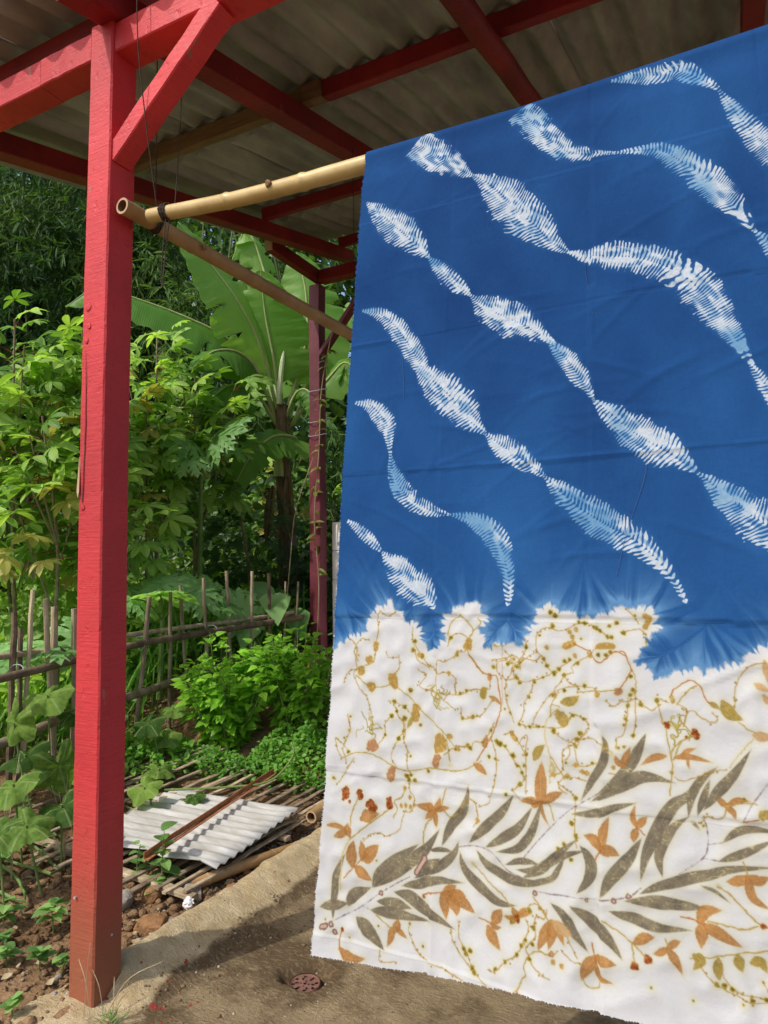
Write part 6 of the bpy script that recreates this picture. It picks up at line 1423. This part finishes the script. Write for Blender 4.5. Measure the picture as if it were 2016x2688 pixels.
# --- bright shrubs
def heart_mesh(i):
    rr = random.Random(i+7); mb = MB(); L = .075; mb.tube([(-.05, 0, .004), (0, 0, 0)], .0016, 4, 0, cap=False)
    blade(mb, (0, 0, 0), (1, 0, 0), (0, 0, 1), L, L*.40, 6, rr.uniform(.15, .5), rr.uniform(.2, .45), prof=lambda t: (.62+1.2*t if t < .3 else max(0, 1-((t-.3)/.7)**1.25)) if t > 0 else .45)
    return mb
HEART = [heart_mesh(i).mesh('shrub_leaf', [L_SHRUB]) for i in range(4)]
def shrub(cx, cy, rx, ry, h, n_, label, seed):
    zb = tz(cx, cy); o = thing('leafy_shrub', label, 'shrub', (cx, cy, zb), 'bright green shrubs'); rr = random.Random(seed); mb = MB()
    tips = []
    for k in range(26):
        a = rr.uniform(0, 6.3); q = rr.random()**.5; t = np.array((math.cos(a)*rx*q, math.sin(a)*ry*q, h*(1-.35*q*q)*rr.uniform(.78, 1.08))); tips.append(t)
        mb.tube(crom([(cx+t[0]*.2, cy+t[1]*.2, zb), (cx+t[0]*.7, cy+t[1]*.7, zb+t[2]*.55), (cx+t[0], cy+t[1], zb+t[2])], 8), np.linspace(.006, .0025, 8), 5)
    part('stems', mb, [L_GREEN], o, kind='stuff')
    P = []; D = []
    for k in range(n_+700):
        t = tips[rr.randrange(26)]; f = rr.random()**.55 if k < n_ else rr.random()**.9; base = np.array((t[0]*(.2+.8*f), t[1]*(.2+.8*f), t[2]*f)); a = rr.uniform(0, 6.3)
        p = base+np.array((math.cos(a), math.sin(a), 0))*rr.uniform(.02, .07); d = np.array((math.cos(a), math.sin(a)-.25, rr.uniform(-.45, .35)+(f > .85)*.5))
        if k < n_: q = link('leaf', rr.choice(HEART), o); place(q, tuple(p), d, (.15, -.35, 1), rr.uniform(.75, 1.3)*(1.1-.35*(f > .9)))
        else: P.append(p); D.append(d)
    L = rng.uniform(.05, .085, len(P)); leaf_cloud('inner_leaves', np.array(P), np.array(D), rng.normal(size=(len(P), 3))*.3+np.array((.15, -.3, 1)), L, L*.38, L_SHRUB, o, (0, 0, 0), shape='heart')
shrub(-3.36, 4.02, .34, .34, .86, 280, 'bright green heart-leaved shrub with the wider rounded top nearer the red post', 1)
shrub(-2.96, 4.30, .36, .34, .84, 280, 'bright green heart-leaved shrub beside the yellow flowers', 2)
def cover(cx, cy, rx, ry, h, n_, seed, m, l0=.02, l1=.04):
    r = np.random.default_rng(seed); a = r.uniform(0, 6.3, n_); q = r.random(n_)**.5; x = cx+np.cos(a)*q*rx; y = cy+np.sin(a)*q*ry; z = np.maximum(terrain(x, y), -.02)+h*(1-.6*q*q)*(.45+.9*fbm(x*7, y*7, 2, seed))*r.uniform(.2, 1, n_)**.6
    L = r.uniform(l0, l1, n_); D = r.normal(size=(n_, 3)); D[:, 2] *= .5; return leaf_cloud('ground_cover', np.stack([x, y, z], 1), D, r.normal(size=(n_, 3))*.35+np.array((.1, -.3, 1)), L, L*.36, m)
cover(-2.72, 3.98, .36, .26, .36, 2400, 21, L_COVER); cover(-3.1, 3.75, .32, .2, .22, 900, 22, L_COVER); cover(-3.62, 3.5, .3, .4, .25, 900, 23, L_COVER, .03, .06); cover(-2.5, 4.5, .3, .3, .5, 600, 24, L_SHRUB, .04, .07); cover(-3.6, 4.8, .3, .6, .3, 900, 25, L_COVER, .03, .07)
# yellow flowers
for (p, lab) in (((-2.885, 4.40, .865), 'higher yellow daisy at the top of the shrub'), ((-2.905, 4.41, .785), 'lower yellow daisy half turned beside the shrub')):
    o = thing('yellow_flower', lab, 'flower', p, 'yellow flowers'); mb = MB(); mb.tube(crom([(p[0]-.03, p[1]+.05, p[2]-.3), (p[0], p[1]+.02, p[2]-.1), p], 8), .002, 5); part('stalk', mb, [L_GREEN], o)
    mb = MB(); mb.tube([(p[0], p[1], p[2]-.004), (p[0]+.003, p[1]-.006, p[2]+.006)], [.009, .007], 8); part('centre', mb, [L_DRY], o)
    for k in range(8): mb = MB(); a = k*math.pi/4; blade(mb, p, (math.cos(a), -.35+.5*math.sin(a), math.sin(a)*.9), (.2, -.9, .4), .032, .008, 3, .1, .1); part('petal', mb, [L_YEL], o)
# --- squash vine
def squash_mesh(i):
    rr = random.Random(i+33); N = 42; V = [(0, 0, -.02)]; R0 = .125
    for ring, f in ((1, .4), (2, .75), (3, 1.0)):
        for k in range(N):
            a = 2*math.pi*k/N; lob = .80+.32*abs(math.cos(2.5*a))**1.3+.035*math.sin(21*a+i)*(f > .9); gap = 1-.75*math.exp(-((a-math.pi)/.30)**2)
            r = R0*f*lob*gap; V.append((r*math.cos(a)+.0, r*math.sin(a), .022*f*f*math.cos(2*a+i)-.016*(1-abs(math.cos(2.5*a)))*f+.006*math.sin(14*a+i)*f-.035*f*f*f+.008*rr.random()))
    F = [(0, 1+k, 1+(k+1) % N) for k in range(N)]
    for ring in range(2):
        o = 1+ring*N; F += [(o+k, o+N+k, o+N+(k+1) % N, o+(k+1) % N) for k in range(N)]
    mb = MB(); mb.add(V, F); return mb
def veined(m):
    n = m.node_tree.nodes; l = m.node_tree.links; b = n['Principled BSDF']; src = b.inputs['Base Color'].links[0].from_socket; tc = n.new('ShaderNodeTexCoord'); sp_ = n.new('ShaderNodeSeparateXYZ'); l.new(tc.outputs['Object'], sp_.inputs[0])
    at = n.new('ShaderNodeMath'); at.operation = 'ARCTAN2'; l.new(sp_.outputs[1], at.inputs[0]); l.new(sp_.outputs[0], at.inputs[1]); mu = n.new('ShaderNodeMath'); mu.operation = 'MULTIPLY'; mu.inputs[1].default_value = 2.5; l.new(at.outputs[0], mu.inputs[0])
    sn = n.new('ShaderNodeMath'); sn.operation = 'SINE'; l.new(mu.outputs[0], sn.inputs[0]); ab_ = n.new('ShaderNodeMath'); ab_.operation = 'ABSOLUTE'; l.new(sn.outputs[0], ab_.inputs[0])
    mr = n.new('ShaderNodeMapRange'); mr.inputs[1].default_value = .03; mr.inputs[2].default_value = .16; mr.inputs[3].default_value = .4; mr.inputs[4].default_value = 0; l.new(ab_.outputs[0], mr.inputs[0])
    mx = n.new('ShaderNodeMixRGB'); l.new(mr.outputs[0], mx.inputs[0]); l.new(src, mx.inputs[1]); mx.inputs[2].default_value = (.42, .50, .22, 1); l.new(mx.outputs[0], b.inputs['Base Color'])
    nz_ = n.new('ShaderNodeTexNoise'); nz_.inputs['Scale'].default_value = 60; l.new(tc.outputs['Object'], nz_.inputs['Vector']); bp = n.new('ShaderNodeBump'); bp.inputs['Strength'].default_value = .6; bp.inputs['Distance'].default_value = .006; l.new(nz_.outputs['Fac'], bp.inputs['Height']); l.new(bp.outputs[0], b.inputs['Normal'])
veined(L_SQ)
SQ = [squash_mesh(i).mesh('squash_leaf', [L_SQ], True) for i in range(4)]
def squash(base, label, leaves, seed):
    o = thing('squash_vine', label, 'squash vine', base, 'squash vines by the fence'); rr = random.Random(seed); b0 = np.array(base)
    for i, (p, s) in enumerate(leaves):
        p = np.array(p); g0 = np.array((p[0]+rr.uniform(-.12, .05), p[1]+rr.uniform(-.05, .12), tz(p[0], p[1])))
        mb = MB(); mb.tube(crom([g0, (g0+p)/2+(rr.uniform(-.03, .03), 0, .02), p], 10), .005, 6); part('petiole', mb, [L_GREEN], o)
        q = link('leaf', SQ[i % 4], o); place(q, tuple(p-b0), (rr.uniform(-.2, 1), rr.uniform(-1, .2), -.25), (rr.uniform(.0, .5), rr.uniform(-.75, -.3), 1), s*rr.uniform(.9, 1.1))
    mb = MB(); pts = sorted([tuple(q[0]) for q in leaves], key=lambda q: q[1]); mb.tube(crom([(p[0], p[1], tz(p[0], p[1])+.03) for p in pts], 40), .007, 6); part('runner', mb, [L_GREEN], o)
squash((-3.4, 2.4, .2), 'squash vine with big round leaves at the foot of the left fence', [((-3.49, 2.45, .71), 1.0), ((-3.72, 2.82, .78), 1.0), ((-3.66, 2.98, .66), .95), ((-3.10, 2.18, .52), 1.05), ((-3.20, 2.51, .50), .95), ((-2.86, 2.08, .40), .85), ((-2.90, 2.29, .42), .9), ((-2.95, 2.0, .38), .8), ((-3.5, 2.2, .55), 1.0), ((-3.6, 2.6, .5), 1.0), ((-3.3, 2.75, .42), .9), ((-3.15, 2.05, .32), .9), ((-3.62, 1.95, .55), 1.0)], 2)
squash((-3.3, 3.3, .15), 'squash vine with scattered leaves at the edge of the slat panel', [((-3.05, 2.94, .30), .75), ((-3.52, 3.42, .52), .85), ((-3.49, 3.55, .40), .85), ((-2.87, 3.15, .22), .45), ((-3.3, 3.3, .28), .7), ((-3.62, 3.75, .55), .8), ((-3.4, 3.0, .34), .8), ((-3.68, 3.25, .55), .85)], 5)
mb = MB(); mb.tube(crom([(-3.15, 3.2, .2), (-2.8, 3.35, .22), (-2.6, 3.5, .24), (-2.52, 3.62, .36), (-2.55, 3.66, .44)], 24), .006, 6)
solo('vine_runner', mb, [L_GREEN], 'pale green vine runner arching over the slats', 'vine', (-2.8, 3.3, .2))
ta = thing('taro_plant', 'taro with big arrow leaves behind the fence beside the rear post', 'taro', (-4.1, 5.5, .75))
for p, d, s in (((-3.97, 5.40, 1.28), (.5, -.5, -.5), 1), ((-3.95, 5.72, 1.12), (.4, -.3, -.6), .9), ((-4.2, 5.65, 1.35), (-.2, -.5, -.4), 1), ((-4.05, 5.15, 1.0), (.3, -.7, -.4), .8)):
    mb = MB(); blade(mb, p, d, (.5, -.6, .7), .36*s, .15*s, 8, .3, .15, prof=lambda t: (.55+1.6*t if t < .25 else max(0, 1-((t-.25)/.75)**1.4)) if t > 0 else .4); part('leaf', mb, [L_PAP], ta, smooth=True)
    mb = MB(); mb.tube(crom([(-4.1, 5.5, .6), (p[0], p[1], p[2]*.7+.3), p], 8), .008, 6); part('petiole', mb, [L_GREEN], ta)
# --- weeds on the soil
def weed(x, y, h, n_, label, seed, ls=.05, lw=.4, m=None, tall=False):
    zb = tz(x, y); o = thing('weed', label, 'weed', (x, y, zb), 'weeds on the bare soil'); rr = random.Random(seed); mb = MB(); mb.tube(crom([(x, y, zb-.01), (x+rr.uniform(-.02, .02), y, zb+h*.5), (x+rr.uniform(-.03, .03), y, zb+h)], 7), np.linspace(.0035, .0018, 7), 5); part('stem', mb, [L_GREEN], o)
    for k in range(n_):
        f = (k+1)/n_ if tall else rr.uniform(.35, 1); a = k*2.4+rr.uniform(-.4, .4); mb = MB(); L = ls*rr.uniform(.7, 1.25)*(1.15-.4*f)
        blade(mb, (x, y, zb+h*f), (math.cos(a), math.sin(a), rr.uniform(.0, .6)), (0, 0, 1), L, L*lw, 5, rr.uniform(.1, .5), .25); part('leaf', mb, [m or L_SHRUB2], o)
L_SHRUB2 = leaf_mat('weed_leaf', (.13, .27, .07), (.26, .42, .13), tr=.35, rand=.2)
WD = [(-2.60, 2.03, .13, 9, 'larger broad-leaved weed left of the post foot', .095, .34, 0), (-2.42, 1.83, .07, 10, 'low leafy weed near the bottom left, close to the mortar', .06, .45, 0), (-2.335, 1.86, .06, 8, 'small round-leaved weed beside the post foot', .05, .5, 0), (-2.27, 1.62, .06, 9, 'tiny weed cluster in the bottom corner', .05, .5, 0),
      (-2.80, 1.95, .12, 9, 'weed with longer leaves at the left edge of the soil', .08, .35, 0), (-2.54, 1.78, .08, 10, 'bushy little weed below the broad-leaved one', .05, .5, 0), (-3.40, 2.45, .22, 16, 'leafy upright weed before the squash leaves', .06, .4, 1), (-3.08, 2.33, .10, 7, 'thin weed at the near end of the slats', .05, .35, 0),
      (-2.47, 2.50, .27, 12, 'tall seedling standing before the white corrugated sheet', .095, .42, 1), (-2.58, 2.46, .18, 10, 'narrow seedling between the post and the corrugated sheet', .06, .4, 1), (-2.44, 2.44, .09, 7, 'low seedling at the near corner of the corrugated sheet', .06, .45, 0), (-3.22, 2.24, .07, 8, 'pale weed on the bare earth under the vines', .05, .4, 0), (-2.72, 2.28, .06, 7, 'small sprout halfway between slats and post', .045, .45, 0), (-2.66, 1.85, .05, 8, 'flat rosette weed among the clods', .05, .45, 0)]
for i, (x, y, h, n_, lab, ls, lw, tl_) in enumerate(WD): weed(x, y, h, n_, lab, i+4, ls, lw, None, bool(tl_))
# dry grass at the foot of the post
gt = thing('dry_grass', 'wispy dry grass stalks at the foot of the red post', 'grass tuft', (-1.98, 1.76, .03))
for (x, y, dx, dy, h) in ((-2.02, 1.70, .0, .02, .24), (-2.0, 1.71, -.10, .03, .16), (-1.97, 1.74, .20, .06, .20), (-1.94, 1.75, -.02, .02, .12), (-1.96, 1.73, -.06, 0, .15), (-1.93, 1.74, .05, .02, .10)):
    mb = MB(); mb.tube(crom([(x, y, .02), (x+dx*.4, y+dy*.4, .02+h*.65), (x+dx, y+dy, .02+h)], 10), [.0016]*9+[.0006], 4); part('stalk', mb, [L_DRY], gt)
mb = MB()
for k in range(40): a = random.uniform(0, 6.3); blade(mb, (-1.93+random.uniform(-.03, .03), 1.735+random.uniform(-.02, .02), .02), (math.cos(a), math.sin(a), 1.2), (0, 0, 1), random.uniform(.03, .07), .0022, 3, .3, 0)
part('tuft', mb, [L_GREEN], gt, kind='stuff')
for k, (x, y) in enumerate(((-3.05, 2.15), (-2.95, 2.35), (-3.3, 2.3))):
    o = thing('dry_weed', ('dead seed-head stalk nearest the red post', 'dead seed-head stalk in front of the slats', 'dead seed-head stalk under the squash leaves')[k], 'dry weed', (x, y, tz(x, y)), 'dead stalks'); mb = MB(); z0 = tz(x, y)
    for j in range(6): a = random.uniform(0, 6.3); mb.tube(crom([(x, y, z0), (x+.02*math.cos(a), y+.02*math.sin(a), z0+.22), (x+.10*math.cos(a), y+.10*math.sin(a), z0+random.uniform(.3, .48))], 8), .0014, 4)
    part('stalks', mb, [L_DRY], o, kind='stuff')
# leaf litter
r = np.random.default_rng(15); n_ = 240; x = -2.2-np.abs(r.normal(0, .6, n_)); y = r.uniform(1.5, 3.6, n_); L = r.uniform(.015, .05, n_)
P = np.stack([x, y, terrain(x, y)+.012], 1); D = r.normal(size=(n_, 3)); D[:, 2] *= .25; leaf_cloud('leaf_litter', P, D, r.normal(size=(n_, 3))*.4+np.array((0, 0, 1)), L, L*.35, L_DRY, droop=-.3, fold=.5)
# climbing vine on the rear post
cv = thing('climbing_vine', 'thin bare vine with yellowish leaves climbing the rear post', 'vine', (-3.85, 5.84, .6)); mb = MB()
VP = crom([(-3.78, 5.80, .35), (-3.72, 5.80, 1.3), (-3.76, 5.79, 2.0), (-3.70, 5.79, 2.7), (-3.66, 5.78, 3.3), (-3.50, 5.76, 3.95)], 60); mb.tube(VP, .006, 6); part('stem', mb, [L_DRY], cv)
mb = MB(); mb.tube(crom([(-4.05, 5.7, 1.0), (-4.0, 5.72, 1.6), (-3.95, 5.75, 2.1), (-3.74, 5.8, 2.7)], 30), .005, 6); part('stem', mb, [L_DRY], cv)
L_VY = leaf_mat('vine_leaf', (.22, .24, .03), (.13, .20, .04), tr=.4, rand=.2)
for k in range(44):
    p = VP[random.randint(14, 55)]; a = random.uniform(0, 6.3); mb = MB(); blade(mb, p, (math.cos(a), math.sin(a)-.5, random.uniform(-.5, .3)), (.2, -.6, .8), random.uniform(.06, .12), .018, 5, .4, .3); part('leaf', mb, [L_VY], cv)
